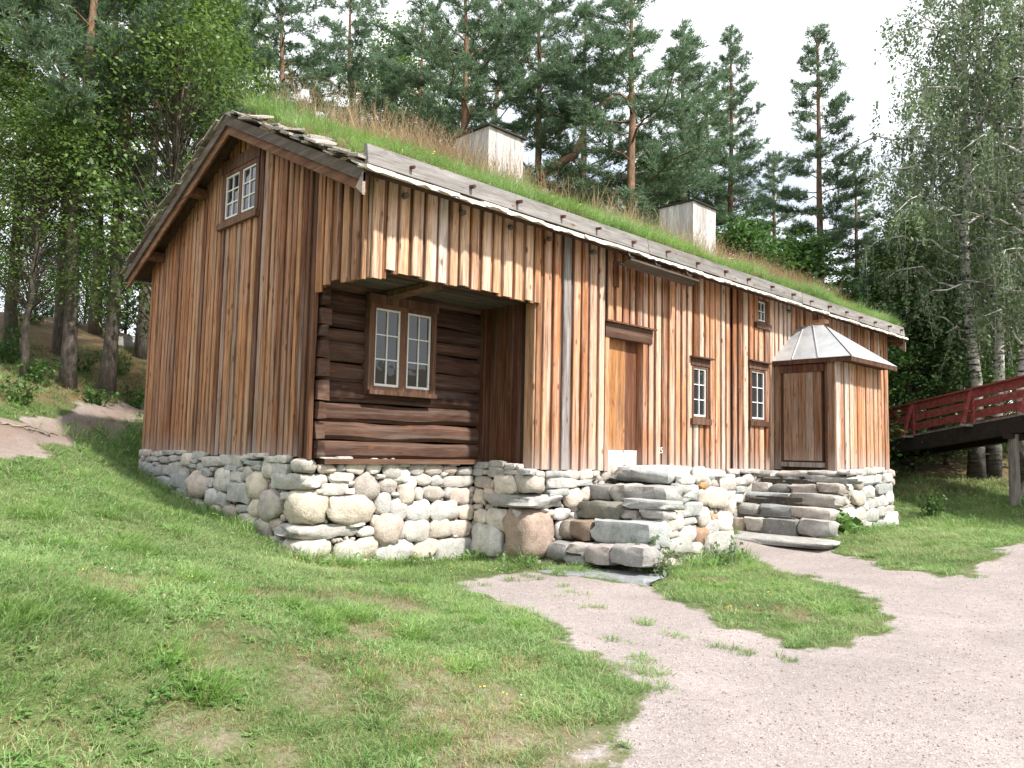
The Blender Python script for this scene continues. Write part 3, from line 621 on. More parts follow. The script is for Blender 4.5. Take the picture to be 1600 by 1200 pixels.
# eave: turf log, pegs, bark strip, knob ends
eseg = [RX0+.02, 5.2, 10.9, RX1]
for i in range(3):
    a, b = eseg[i]+.006, eseg[i+1]-.006
    MB().hexa([(a,EY0-.02,3.545),(b,EY0-.02,3.545),(b,EY0+.06,3.56),(a,EY0+.06,3.56)], [(a,EY0+.02,3.79),(b,EY0+.02,3.79),(b,EY0+.09,3.80),(a,EY0+.09,3.80)]).build('turf_log', M['greywood'], roof)
x = .25; R = random.Random(41)
while x < LEN:
    zc = 3.655+R.uniform(-.02, .02); r_ = R.uniform(.022, .032)
    MB().tube([(x,EY0+.08,zc+.02),(x,EY0-.07-R.uniform(0,.03),zc)], [r_, r_*.9], 7).build('peg', M['ddark'], roof)
    x += R.uniform(.78, 1.0)
x = RX0; R = random.Random(43)
while x < RX1-.02:
    ln = R.uniform(.35, .8); a, b = x-.03, min(x+ln, RX1); n = 6; v = []
    zo = R.uniform(-.012, .012); yo = R.uniform(-.02, .015)
    for q in range(n+1):
        xx = a+(b-a)*q/n; e = R.uniform(-.022, .018); v += [(xx,EY0-.075+yo+e,3.448+zo+R.uniform(-.02,.015)),(xx,EY0-.06+yo,3.50+zo),(xx,EY0+.12,3.555+zo*.3),(xx,EY0+.12,3.51)]
    f = [(q*4+j, q*4+(j+1) % 4, q*4+4+(j+1) % 4, q*4+4+j) for q in range(n) for j in range(4)]+[(3,2,1,0),(n*4,n*4+1,n*4+2,n*4+3)]
    MB().add(v, f).build('bark_sheet', M['bark_strip'], roof); x += ln*.92
for (px, py) in ((640, 315), (730, 318), (805, 336), (866, 353), (935, 372), (1052, 420), (1240, 482)):
    p = bp(px, py, 'y', -.22); MB().tube([(p[0],.02,3.42),(p[0],-.17,3.43)], [.036, .038], 8).build('rafter_end', M['greywood'], roof)
p = bp(1287, 492, 'y', -.3); MB().box(p[0]-.1, p[0]+.14, -.36, .0, 3.32, 3.40).build('rafter_end', M['board'], roof)
# wooden rain trough hung under the eave above the door
ga, gb = bp(957, 386, 'y', -.62), bp(1056, 419, 'y', -.62); zg = 3.33
gut = MB()
gut.hexa([(4.55,-.60,zg-.03),(6.55,-.60,zg-.05),(6.55,-.42,zg-.12),(4.55,-.42,zg-.10)], [(4.55,-.60,zg),(6.55,-.60,zg-.02),(6.55,-.42,zg-.09),(4.55,-.42,zg-.07)])
gut.hexa([(4.55,-.42,zg-.10),(6.55,-.42,zg-.12),(6.55,-.26,zg-.02),(4.55,-.26,zg)], [(4.55,-.42,zg-.07),(6.55,-.42,zg-.09),(6.55,-.26,zg+.01),(4.55,-.26,zg+.03)])
gut = gut.build('rain_trough', M['soffit'], roof)
for xx in (4.62, 5.35, 6.3): MB().tube([(xx,-.60,zg+.02),(xx,-.53,zg+.05),(xx,-.46,3.50)], [.009]*3, 5).build('hanger', M['greywood'], gut)

# --- chimneys: boarded boxes with a thin metal lid
def chimney(x0, x1, y0, y1, zt, rs):
    R = random.Random(rs); zb = zr(y0)-.1
    c = MB().box(x0+.02, x1-.02, y0+.02, y1-.02, zb, zt-.02).build('chimney', M['core'], roof); c['label'] = 'boarded silver-grey chimney box with dark metal lid'
    n = 5
    for i in range(n):
        a, b = x0+(x1-x0)*i/n+.002, x0+(x1-x0)*(i+1)/n-.002
        for (ya_, yb_) in ((y0-R.uniform(0, .005), y0+.02), (y1-.02, y1)): MB().box(a, b, ya_, yb_, zb, zt).build('plank', M['greywoodz'], c)
        a, b = y0+.022+(y1-y0-.044)*i/n+.002, y0+.022+(y1-y0-.044)*(i+1)/n-.002
        for (xa, xb) in ((x0-R.uniform(0, .005), x0+.02), (x1-.02, x1)): MB().box(xa, xb, a, b, zb, zt).build('plank', M['greywoodz'], c)
    MB().hexa([(x0-.05,y0-.06,zt+.002),(x1+.05,y0-.06,zt+.002),(x1+.05,y1+.06,zt+.02),(x0-.05,y1+.06,zt+.02)], [(x0-.05,y0-.06,zt+.03),(x1+.05,y0-.06,zt+.03),(x1+.05,y1+.06,zt+.055),(x0-.05,y1+.06,zt+.055)]).build('lid', M['iron'], c)
chimney(4.47, 5.42, 2.72, 3.70, 6.42, 1)
chimney(11.62, 12.70, 2.72, 3.75, 6.68, 2)

# --- lean-to entrance (vestibule)
ves = MB().box(vest_x0+.06, vest_x1-.06, vest_y+.08, -.06, -.25, 2.2).build('entrance_wall', M['core'], house)
VU, VN = (0, -1, 0), (-1, 0, 0); VO = (vest_x0+.05, 0, 0)
dya, dyb = bp(1225, 650, 'x', vest_x0)[1], bp(1284, 650, 'x', vest_x0)[1]; dzt, dzb = bp(1255, 582, 'x', vest_x0)[2], bp(1255, 722, 'x', vest_x0)[2]
vb = lambda u: -.06
cladding(ves, VO, VU, VN, .09, -vest_y+.0, vb, lambda u: 2.22, [(-dya-.03, -dyb+.03, -.3, 3.)], (.13, .17), (.03, .05), (M['vdoor'], M['ddark']), 0, 51)
cladding(ves, (0, vest_y+.05, 0), UX, NYm, vest_x0-.0, vest_x1-.02, vb, lambda u: 2.22, [], (.14, .20), (.04, .06), (M['board'], M['inner']), 0, 52)
vd = MB().box(vest_x0+.0, vest_x0+.05, dyb-.02, dya+.02, dzb, dzt).build('door', M['core'], house); vd['label'] = 'grey-brown plank door in the side of the lean-to entrance'
R = random.Random(3); n = 5
for i in range(n):
    a = dyb+(dya-dyb)*i/n; b = dyb+(dya-dyb)*(i+1)/n; d_ = R.uniform(0, .012)
    MB().box(vest_x0-.012-d_, vest_x0-.001, a+.003, b-.003, dzb+.03, dzt).build('plank', M['vdoor'], vd)
MB().box(vest_x0-.05, vest_x0+.05, dyb-.05, dya+.06, dzb-.10, dzb-.002).build('threshold', M['greypost'], vd)
MB().box(vest_x0-.035, vest_x0+.05, dyb-.05, dya+.06, dzt+.003, dzt+.16).build('lintel', M['redbrown'], vd)
# zinc hipped roof
rx0, rx1, ry = vest_x0-.07, vest_x1+.02, vest_y-.36; rxm = 11.55; ap = (rxm, -.66, 3.12); wt = (rxm, .0, 3.14); ez = 2.24
vr = MB().add([(rx0+.03,.0,ez-.05),(rx0+.03,ry+.03,ez-.05),(rx1-.03,ry+.03,ez-.05),(rx1-.03,.0,ez-.05),(rxm,-.62,3.06),(rxm,0,3.06)], [(0,3,2,1),(0,1,4,5),(1,2,4),(2,3,5,4),(0,5,3)]).build('entrance_roof', M['ddark'], house)
vr['label'] = 'small hipped zinc roof over the lean-to entrance'
def sheet3(name, pts, mat, par, th=.012):
    a, b, c = [np.array(q) for q in pts[:3]]; nn = np.cross(b-a, c-a); nn /= np.linalg.norm(nn); nn = nn if nn[2] > 0 else -nn
    lo = [np.array(q) for q in pts]; hi = [q+nn*th for q in lo]; k = len(pts)
    MB().add(lo+hi, [tuple(range(k)), tuple(range(2*k-1, k-1, -1))]+[(i, (i+1) % k, k+(i+1) % k, k+i) for i in range(k)]).build(name, mat, par)
e0, e1 = np.array([rx0, .0, ez]), np.array([rx0, ry, ez]); t0, t1 = np.array(wt), np.array(ap)
cut = [0, .30, .62, 1]
for i in range(3):
    a0, a1 = e0+(e1-e0)*cut[i], e0+(e1-e0)*cut[i+1]; b0, b1 = t0+(t1-t0)*cut[i], t0+(t1-t0)*cut[i+1]
    up = np.array([-.003*i, 0, .004*i]); sheet3('metal_sheet', [a0+up, a1+up, b1+up, b0+up], M['zinc'], vr)
    if i: MB().tube([a0+up+np.array([-.005,0,.02]), b0+up+np.array([-.005,0,.02])], [.014, .014], 5).build('seam', M['zinc'], vr)
f0, f1 = np.array([rx0, ry, ez]), np.array([rx1, ry, ez])
fm = f0+(f1-f0)*.42
sheet3('metal_sheet', [f0, fm, np.array(ap)], M['zinc'], vr); sheet3('metal_sheet', [fm+np.array([0,0,.003]), f1+np.array([0,0,.003]), np.array(ap)+np.array([0,0,.003])], M['zinc'], vr)
sheet3('metal_sheet', [f1, (rx1, 0, ez), wt, ap], M['zinc'], vr)
MB().tube([np.array(ap)+(0,0,.02), f0+np.array([0,0,.02])], [.016, .016], 5).build('seam', M['iron'], vr)
MB().box(rx0, rx1, ry, ry+.025, ez-.085, ez-.004).build('fascia', M['ddark'], vr); MB().box(rx0, rx0+.025, ry+.027, -.07, ez-.085, ez-.004).build('fascia', M['ddark'], vr)

# ------------------------------------------------------------------ stones
PAL = [(.60,.53,.45), (.52,.49,.45), (.56,.47,.405), (.64,.585,.51), (.47,.455,.43), (.62,.54,.45), (.54,.525,.50), (.48,.43,.385), (.66,.615,.555)]
SLAB = [(.43,.42,.395), (.49,.47,.435), (.39,.40,.39), (.53,.50,.46)]
def unit_stone(seed, p, rough, n=4):
    R = random.Random(seed); V_ = []; F_ = []; ax = [(0,1,2),(1,2,0),(2,0,1)]; vid = {}
    def vert(c):
        k = tuple(round(q, 4) for q in c)
        if k not in vid:
            d = np.array(c, float); nrm = (np.abs(d)**p).sum()**(1/p); d = d/nrm
            off = 1+rough*mnoise.noise(Vector(d*1.3)+Vector((seed*3.1, seed*1.7, 0)))+rough*.5*mnoise.noise(Vector(d*3.1)+Vector((0, seed*2.3, 9)))
            vid[k] = len(V_); V_.append(d*off)
        return vid[k]
    for a, b, c in ax:
        for s in (-1, 1):
            for i in range(n):
                for j in range(n):
                    q = []
                    for (di_, dj) in ((0,0),(1,0),(1,1),(0,1)):
                        co = [0, 0, 0]; co[a] = s; co[b] = -1+2*(i+di_)/n; co[c] = -1+2*(j+dj)/n; q.append(vert(co))
                    F_.append(tuple(q if s > 0 else q[::-1]))
    return np.array(V_), F_
BOULD = []; BLOCK = []
for k in range(16):
    v, f = unit_stone(k, 2.35+.9*random.random(), .30); BOULD.append(mesh('stone', v, f, True)); BOULD[-1].materials.append(M['stone'])
for k in range(12):
    v, f = unit_stone(100+k, 6., .24); BLOCK.append(mesh('stone', v, f, True)); BLOCK[-1].materials.append(M['stone'])
    BLOCK[-1].set_sharp_from_angle(angle=radians(38))
ROUND = []
for k in range(8):
    v, f = unit_stone(150+k, 4.2, .2); ROUND.append(mesh('stone', v, f, True)); ROUND[-1].materials.append(M['stone'])
RS = random.Random(77)
def stone(parent, c, U, Nn, w, h, d, rot=0., blocky=False, col=None, name='stone', me=None):
    me = me or RS.choice(BLOCK if blocky else BOULD)
    o = bpy.data.objects.new(name, me); COL.objects.link(o); o.parent = parent
    U = Vector(U).normalized(); Nn = Vector(Nn).normalized(); Zv = Vector((0, 0, 1))
    if abs(rot) > 1e-6: q = Matrix.Rotation(rot, 3, Nn); U2, Z2 = q@U, q@Zv
    else: U2, Z2 = U, Zv
    mtx = Matrix.Identity(4)
    sx_, sy_, sz_ = w/2*1.04, d/2, h/2*1.04
    if RS.random() < .5: sx_ = -sx_; sy_ = -sy_
    for i in range(3): mtx[i][0] = U2[i]*sx_; mtx[i][1] = Nn[i]*sy_; mtx[i][2] = Z2[i]*sz_; mtx[i][3] = float(c[i])
    if parent.type == 'EMPTY': o.matrix_parent_inverse = Matrix.Translation(-parent.location)
    o.matrix_basis = mtx
    b = col or RS.choice(SLAB if blocky else PAL); k = RS.uniform(.84, 1.14); o.color = (b[0]*k, b[1]*k, b[2]*k, 1)
    return o
found = MB().box(.12, LEN-.1, DP+.18, GW-.2, -2.1, .06).box(X1+.14, LEN-.12, .12, DP+.19, -2.1, -.10).box(vest_x0+.18, vest_x1+.2, vest_y+.12, .13, -2.1, -.11).box(-.02, .13, DP+.22, GW-.2, -2.1, .04)
found = found.build('foundation', M['rubble'], house); found['label'] = 'dry-stacked fieldstone foundation'

def zoomed(reg, sc, rows): return [(reg[0]+a/sc, reg[1]+b/sc, reg[0]+c/sc, reg[1]+d/sc) for a, b, c, d in rows]
Z1 = ([200, 680], 5.3333); Z2_ = ([420, 690], 4.7059); Z3 = ([720, 690], 4.7059); Z4 = ([1000, 700], 3.8095)
gableS = zoomed(*Z1, [(230,130,300,178),(300,125,400,165),(400,125,480,165),(165,178,255,222),(265,175,345,240),(350,165,420,225),(415,170,465,212),(455,145,545,265),(545,135,640,200),(545,200,595,235),(515,235,585,275),(630,175,780,262),(770,165,880,260),(860,168,960,262),(950,165,1005,225),(1000,150,1060,200),(1075,150,1150,190),(980,212,1120,250),(1150,175,1260,225),(1245,165,1340,230),
 (112,222,225,340),(222,222,262,252),(222,248,350,335),(340,220,470,345),(585,220,630,310),(630,275,705,345),(700,265,740,300),(820,245,925,300),(935,262,975,310),(1040,240,1120,290),(1125,205,1220,355),(1210,232,1340,345),
 (115,345,220,410),(225,340,375,455),(380,318,495,440),(435,275,500,345),(500,285,680,525),(640,350,720,430),(712,275,885,465),(865,300,960,390),(960,260,1045,385),(1000,305,1140,530),(1050,450,1130,530),
 (280,455,400,510),(410,435,500,520),(560,550,650,650),(655,440,770,600),(745,475,840,600),(840,390,1010,555),(910,580,1020,640),(1010,535,1115,680),(1100,460,1275,705),(790,575,900,690),(700,575,780,660),(1290,475,1370,540),(450,520,600,600),
 (900,645,1060,820),(1055,695,1180,880),(1185,690,1270,780),(780,680,900,780),(120,410,250,480),(640,620,760,720)])
logS = zoomed(*Z2_, [(360,160,490,230),(385,115,500,150),(490,110,610,150),(495,160,555,220),(555,135,700,240),(718,128,825,240),(825,130,880,190),(845,135,965,275),(955,135,1040,190),(910,195,1030,305),(1030,160,1135,250),(1120,145,1165,190),(1140,160,1270,245),(1275,170,1385,245),(1320,150,1400,180),(1390,185,1490,250),
 (455,225,620,305),(380,310,580,390),(565,285,625,330),(550,345,625,385),(625,235,810,425),(785,240,850,275),(815,275,940,375),(1005,255,1080,360),(1065,235,1190,325),(1190,245,1275,325),(1275,255,1500,330),(1260,225,1310,260),(895,370,950,405),
 (435,380,780,605),(340,350,400,390),(785,380,895,540),(890,410,1010,590),(950,300,1065,475),(1070,335,1130,430),(1130,325,1285,435),(1285,330,1340,410),(1320,335,1475,465),(1010,435,1185,590),(1190,435,1390,580),(1395,460,1510,570),
 (580,600,700,630),(655,625,785,700),(755,545,830,630),(775,530,965,765),(955,650,990,720),(980,570,1180,735),(1170,570,1345,715),(1330,570,1495,700),(1345,680,1390,710),
 (485,735,685,900),(625,705,815,850),(790,720,1075,890),(1060,715,1240,860),(1230,710,1495,865)])
retS = zoomed(*Z3, [(100,150,220,200),(215,140,325,190),(330,160,410,205),(412,165,445,205),(85,200,170,250),(170,205,220,245),(215,190,335,265),(335,205,480,245),(100,255,230,345),(255,240,415,390),(410,240,470,275),(175,340,255,395),(230,280,255,340),(90,345,175,455),(100,500,195,605),(190,495,380,650),(375,500,440,560),(85,605,300,850),(90,455,150,500)])
frontS = zoomed(*Z3, [(545,215,610,265),(610,215,720,265),(715,215,785,265),(785,210,865,280),(860,205,960,285),(960,215,1010,250),(640,268,840,340),(830,280,960,325),(640,345,785,400),(770,340,890,495),(600,490,640,520),(640,500,690,550),(680,490,800,575),(805,515,935,580),(700,580,790,720),(880,330,960,440),(820,440,900,520)])
front2S = zoomed(*Z4, [(405,130,500,175),(400,170,465,230),(465,175,560,260),(500,250,565,310),(510,155,560,185),(555,175,620,225),(610,150,670,215),(565,225,620,270),(525,125,590,155),(590,125,650,150),(650,125,720,150),(560,270,610,330),(500,310,560,400),(430,230,500,300)])
vestS = zoomed(*Z4, [(1240,130,1300,160),(1275,155,1325,250),(1300,125,1340,165),(1340,120,1400,160),(1400,115,1450,150),(1330,160,1440,215),(1405,210,1490,270),(1220,210,1265,290),(1200,240,1230,290),(1265,250,1335,345),(1330,220,1390,300),(1350,295,1420,355),(1415,280,1470,350),(1455,255,1505,335),(1195,300,1240,360),(1320,315,1360,375),(1225,355,1290,455),(1285,350,1340,435),(1340,350,1415,440),(1405,350,1455,410),(1450,340,1505,400),(1185,360,1230,465),(1240,435,1335,505),(1335,440,1380,500),(1375,430,1465,500),(1455,380,1530,505),(1440,150,1490,210),(1180,460,1245,510),(1150,220,1205,300)])
sideS = zoomed(*Z4, [(205,215,340,310),(230,165,315,215),(340,245,410,345),(390,235,515,360),(200,285,290,325),(260,320,360,400),(335,350,415,465),(190,340,245,400),(240,375,290,410),(250,415,330,455),(160,385,250,500),(380,430,465,520),(220,455,330,570),(455,375,540,500),(380,500,545,640),(105,555,160,650),(160,535,300,630),(300,565,380,640),(280,635,365,700),(150,470,220,540),(320,110,385,205)])
sideC = zoomed(*Z4, [(350,205,390,245),(330,465,405,570),(420,395,460,430)])

def lay(parent, rects, ax, val, U, Nn, region, extra=70, rmin=.022, cols=None, dmul=1., stuffname='small_stones', depth_in=.55, seed=1, avoid=()):
    """traced stones on a wall plane, then small stones packed in the gaps (one joined part)"""
    ui = 0 if ax == 'y' else 1; sgn = 1 if (ax == 'y') else -1
    placed = []
    for i, (a, b, c, d) in enumerate(rects):
        p = bp((a+c)/2, (b+d)/2, ax, val); l_ = bp(a, (b+d)/2, ax, val); r_ = bp(c, (b+d)/2, ax, val); tt = bp((a+c)/2, b, ax, val); bb = bp((a+c)/2, d, ax, val)
        w_, h_ = abs(r_[ui]-l_[ui]), abs(tt[2]-bb[2]); dp = min(max(.62*min(w_, h_)*dmul, .13), .36)
        rot = RS.uniform(-.16, .16)*(1 if .5 < w_/h_ < 2 else .35)
        cc = p-np.array(Nn)*dp*(depth_in-.42+RS.uniform(-.06, .06))
        stone(parent, cc, U, Nn, w_, h_, dp, rot, blocky=(w_/h_ > 2.2), col=cols[i] if cols else None)
        placed.append((p[ui], p[2], w_/2, h_/2))
    # fill
    ua, ub, zf = region; R = np.random.default_rng(seed); P_ = np.array(placed+list(avoid)); mb = MB()
    U_ = R.uniform(ua, ub, 6000); lo_hi = np.array([zf(u) for u in U_]); Z_ = lo_hi[:, 0]+R.uniform(0, 1, 6000)*(lo_hi[:, 1]-lo_hi[:, 0])
    q = ((np.abs(U_[:, None]-P_[None, :, 0])/P_[None, :, 2])**2.6+(np.abs(Z_[:, None]-P_[None, :, 1])/P_[None, :, 3])**2.6)**(1/2.6)
    D = ((q-1)*np.minimum(P_[None, :, 2], P_[None, :, 3])).min(1)
    big = []
    for k in range(extra+400):
        j = int(np.argmax(D)); r_ = D[j]
        if r_ < rmin: break
        r_ = min(r_, .16); big.append((U_[j], Z_[j], r_)); D = np.minimum(D, (np.hypot(U_-U_[j], (Z_-Z_[j])*1.15)-r_)*.98); D[j] = -1
    ns = 0
    for (u, z_, r_) in big:
        p = np.zeros(3); p[ui] = u; p[1-ui] = val; p[2] = z_
        if ns < extra and r_ > .042:
            stone(parent, p-np.array(Nn)*(r_*.35+.02), U, Nn, r_*2.35, r_*1.95, max(r_*1.7, .1), RS.uniform(-.5, .5)); ns += 1
        else:
            v, f = SMALL[RS.randrange(6)]; c_ = p-np.array(Nn)*.075; a_ = RS.uniform(0, 6)
            vv = [c_+np.array(U)*(x_*cos(a_)*1.2-zz_*sin(a_)*.8)*r_*1.25+np.array(Nn)*y_*.06+np.array((0, 0, 1))*(x_*sin(a_)*1.2+zz_*cos(a_)*.8)*r_*1.25 for x_, y_, zz_ in v]
            mb.add(vv, f)
    if mb.v:
        o = mb.build(stuffname, M['stone'], parent, True); o['kind'] = 'stuff'; o.color = (.42, .385, .34, 1)
SMALL = [unit_stone(200+k, 3., .35, 2) for k in range(6)]
gline = lambda ax, val: (lambda u: (T(val, u) if ax == 'x' else T(u, val))-.08)
XG, YL, XR, YF_ = -.10, DP-.09, X1-.10, -.08
CORN = {('x', 1): [], ('y', 1): [], ('x', 2): [], ('y', 2): []}
def corner(parent, a, b, cx, c, d, xl, yf, col=None, blocky=True, key=1):
    """stone that turns a corner: pixels a..cx on the left face x=xl, cx..c on the front face y=yf"""
    my = (b+d)/2; ya_ = bp(a, my, 'x', xl)[1]; xb_ = bp(c, my, 'y', yf)[0]; zt_ = bp(cx, b, 'y', yf)[2]; zb_ = bp(cx, d, 'y', yf)[2]
    xs, ys = (xl-.01, xb_), (yf-.01, max(ya_, yf+.14)); h_ = abs(zt_-zb_)
    stone(parent, ((xs[0]+xs[1])/2, (ys[0]+ys[1])/2, (zt_+zb_)/2), UX, NYm, xs[1]-xs[0], h_*.97, ys[1]-ys[0], 0, blocky, col, me=None if blocky else RS.choice(ROUND))
    CORN[('x', key)].append(((ys[0]+ys[1])/2, (zt_+zb_)/2, (ys[1]-ys[0])/2, h_/2)); CORN[('y', key)].append(((xs[0]+xs[1])/2, (zt_+zb_)/2, (xs[1]-xs[0])/2, h_/2))
for q, col in (((150,125,226,360,235), (.50,.46,.41)), ((0,235,226,445,370), (.42,.40,.37)), ((90,360,230,460,620), (.55,.48,.39)), ((20,615,226,660,735), (.44,.42,.39)), ((95,725,210,480,890), (.55,.50,.45))):
    a, b, cx, c, d = Z2_[0][0]+q[0]/4.7059, 690+q[1]/4.7059, Z2_[0][0]+q[2]/4.7059, Z2_[0][0]+q[3]/4.7059, 690+q[4]/4.7059
    corner(found, a, b, cx, c, d, XG-.03, YL-.03, col, blocky=(q[3]-q[0] > 300 and q[4]-q[1] < 150), key=1)
for q, col, bl in (((395,245,515,640,385), (.50,.45,.39), False), ((140,390,520,765,500), (.44,.43,.41), True), ((300,500,520,710,890), (.42,.32,.26), False), ((410,200,520,560,250), (.42,.42,.42), True)):
    a, b, cx, c, d = 720+q[0]/4.7059, 690+q[1]/4.7059, 720+q[2]/4.7059, 720+q[3]/4.7059, 690+q[4]/4.7059
    corner(found, a, b, cx, c, d, XR-.05, YF_-.05, col, bl, 2)

lay(found, gableS, 'x', XG, (0, -1, 0), (-1, 0, 0), (1.25, GW-.05, lambda y: (gline('x', XG)(y), .06)), 26, seed=1, avoid=CORN[('x', 1)])
lay(found, logS, 'y', YL, UX, NYm, (.05, X1-.1, lambda x: (gline('y', YL)(x), -.02)), 20, seed=2, avoid=CORN[('y', 1)])
lay(found, retS, 'x', XR, (0, -1, 0), (-1, 0, 0), (.05, DP-.1, lambda y: (gline('x', XR)(y), -.0)), 8, seed=3, avoid=CORN[('x', 2)])
lay(found, frontS, 'y', YF_, UX, NYm, (X1-.05, 5.0, lambda x: (gline('y', YF_)(x), -.09)), 14, seed=4, avoid=CORN[('y', 2)])
lay(found, front2S, 'y', YF_, UX, NYm, (6.2, vest_x0, lambda x: (gline('y', YF_)(x), -.11)), 24, seed=5)
lay(found, vestS, 'y', vest_y-.12, UX, NYm, (vest_x0-.1, vest_x1+.35, lambda x: (gline('y', vest_y)(x), -.10)), 14, seed=6)
# left face of the entrance foundation above the stairs, and the far-right corner
for i in range(8): stone(found, (vest_x0-.02, -.05-i*.17, -.13+RS.uniform(-.01, .01)), (0, -1, 0), (-1, 0, 0), .18, .10, .2)
for i in range(7):
    for j in range(5): stone(found, (vest_x1+.30, vest_y+.05+j*.28, -1.35+i*.2), (0, 1, 0), (1, 0, 0), .29, .21, .22)
# --- stone stairs up to the main door
st1 = empty('stone_stairs', (4.3, -.8, -1.43), 'steep stone stairs of rough grey slabs climbing to the orange plank door', 'stairs')
core1 = MB().box(4.85, 6.25, -1.18, -.16, -1.9, -.12).box(4.3, 4.86, -1.2, -.16, -1.9, -.32).box(4.0, 4.31, -1.25, -.16, -1.9, -.62).box(3.65, 4.01, -1.3, -.16, -1.9, -.9).build('rubble_core', M['rubble'], st1)
def riser(parent, rows, reg, xr, depth, zfix=None):
    s = reg[1]
    for q in rows:
        a, b, c, d = reg[0][0]+q[0]/s, reg[0][1]+q[1]/s, reg[0][0]+q[2]/s, reg[0][1]+q[3]/s
        l_, r_ = bp(a, (b+d)/2, 'x', xr), bp(c, (b+d)/2, 'x', xr); tt, bb = bp((a+c)/2, b, 'x', xr), bp((a+c)/2, d, 'x', xr)
        w_, h_ = abs(l_[1]-r_[1]), abs(tt[2]-bb[2]); dd = q[4] if len(q) > 4 else depth; col = q[5] if len(q) > 5 else None
        stone(parent, (xr+dd/2, (l_[1]+r_[1])/2, (tt[2]+bb[2])/2), (0, -1, 0), (-1, 0, 0), w_, h_, dd, RS.uniform(-.02, .02), True, col, name='step_stone')
GB, GD, BR = (.36,.38,.37), (.26,.26,.25), (.25,.19,.14)
stone(st1, (5.35, -.66, -.095), UX, NYm, 1.36, .26, 1.2, 0, True, (.40,.42,.41), 'step_stone')
riser(st1, [(900,320,1085,440,.6,GD), (1085,312,1230,445,.6,(.46,.43,.40)), (1145,325,1510,440,.62,(.38,.37,.35))], Z3, 4.15, .6)
riser(st1, [(845,445,1170,570,.5,(.21,.205,.17)), (1160,430,1500,500,.55,(.38,.385,.37)), (1175,500,1285,580,.4,(.36,.33,.30)), (1290,500,1490,578,.4,(.36,.34,.32))], Z3, 3.85, .5)
riser(st1, [(705,580,800,720,.5,(.30,.26,.22)), (790,585,945,725,.5,BR), (955,590,1400,765,.55,GB)], Z3, 3.5, .5)
riser(st1, [(605,745,770,880,.45,(.30,.29,.28)), (770,755,920,840,.45,(.40,.37,.34)), (745,835,895,905,.4,(.30,.30,.29)), (900,765,1090,905,.45,(.38,.34,.32)), (1085,765,1345,915,.45,(.32,.305,.295))], Z3, 3.2, .45)
a_, b_ = bp(850, 890, 'z', -1.40), bp(1010, 905, 'z', -1.40); stone(st1, ((a_[0]+b_[0])/2+.12, (a_[1]+b_[1])/2, -1.425), (a_[0]-b_[0], a_[1]-b_[1], 0), (b_[1]-a_[1], a_[0]-b_[0], 0), 1.6, .10, .75, 0, True, (.24,.25,.26), 'step_stone')
lay(st1, sideS, 'y', -1.27, UX, NYm, (3.9, 6.5, lambda x: (T(x, -1.3)-.08, np.interp(x, [3.7, 4.3, 4.9, 6.0, 6.5], [-.9, -.5, -.25, -.2, -.5]))), 16, seed=7)
lay(st1, sideC, 'y', -1.27, UX, NYm, (4.2, 4.21, lambda x: (-1., -.99)), 0, cols=[(.42,.24,.11), (.40,.25,.18), (.42,.28,.17)], seed=8)
for (y_, z_, w_) in ((-1.1,-1.25,.32),(-.8,-1.2,.3),(-.45,-1.22,.34),(-1.05,-.9,.3),(-.7,-.85,.33),(-.4,-.88,.3),(-1.0,-.55,.3),(-.6,-.5,.35)): stone(st1, (6.28, y_, z_), (0, 1, 0), (1, 0, 0), w_, .33, .25)

# --- stone stairs up to the lean-to entrance
st2 = empty('stone_stairs', (9.2, -.9, -1.42), 'low stone stairs of mixed boulders climbing to the lean-to entrance', 'stairs')
MB().box(9.6, vest_x0+.1, -1.25, -.16, -1.9, -.22).box(9.1, 9.61, -1.25, -.16, -1.9, -.55).box(8.7, 9.11, -1.25, -.16, -1.9, -.9).build('rubble_core', M['rubble'], st2)
riser(st2, [(665,135,810,175),(805,135,1000,175),(995,135,1165,175),(1165,130,1250,158),(675,175,730,210),(725,170,830,215,.4,(.48,.44,.40)),(835,170,945,210),(965,165,1250,210)], Z4, 9.62, .62)
riser(st2, [(630,205,765,265,.5,(.48,.44,.40)),(765,215,885,275,.5,GD),(880,215,1040,280,.5,(.34,.31,.28)),(1035,210,1190,275,.5,(.42,.38,.34))], Z4, 9.42, .5)
riser(st2, [(600,265,890,310,.6,GB),(885,275,1160,350,.6,(.38,.36,.33)),(565,285,625,325,.4,(.45,.41,.37)),(625,290,730,335,.4,(.38,.27,.20)),(735,303,785,340,.4,(.40,.28,.20)),(785,308,880,350,.4,GD)], Z4, 9.12, .5)
riser(st2, [(530,330,695,405,.5,(.33,.32,.29)),(700,340,900,425,.5,(.33,.34,.33)),(885,355,1130,430,.5,(.45,.41,.37))], Z4, 8.85, .5)
riser(st2, [(540,415,610,500,.45,(.44,.36,.30)),(605,415,735,510,.45,(.47,.44,.40)),(705,425,930,520,.45,GD),(930,430,1130,525,.45,(.40,.39,.37))], Z4, 8.55, .45)
a_, b_ = bp(1150, 838, 'z', -1.24), bp(1285, 850, 'z', -1.24); stone(st2, ((a_[0]+b_[0])/2+.22, (a_[1]+b_[1])/2, -1.27), (a_[0]-b_[0], a_[1]-b_[1], 0), (b_[1]-a_[1], a_[0]-b_[0], 0), 1.75, .14, .8, 0, True, (.34,.335,.32), 'step_stone')
for i in range(6):
    for j in range(4): stone(st2, (9.0+i*.26+(j % 2)*.1, -1.42, -1.28+j*.27), UX, NYm, .28, .28, .24) if (j < 1+i*.65) else None

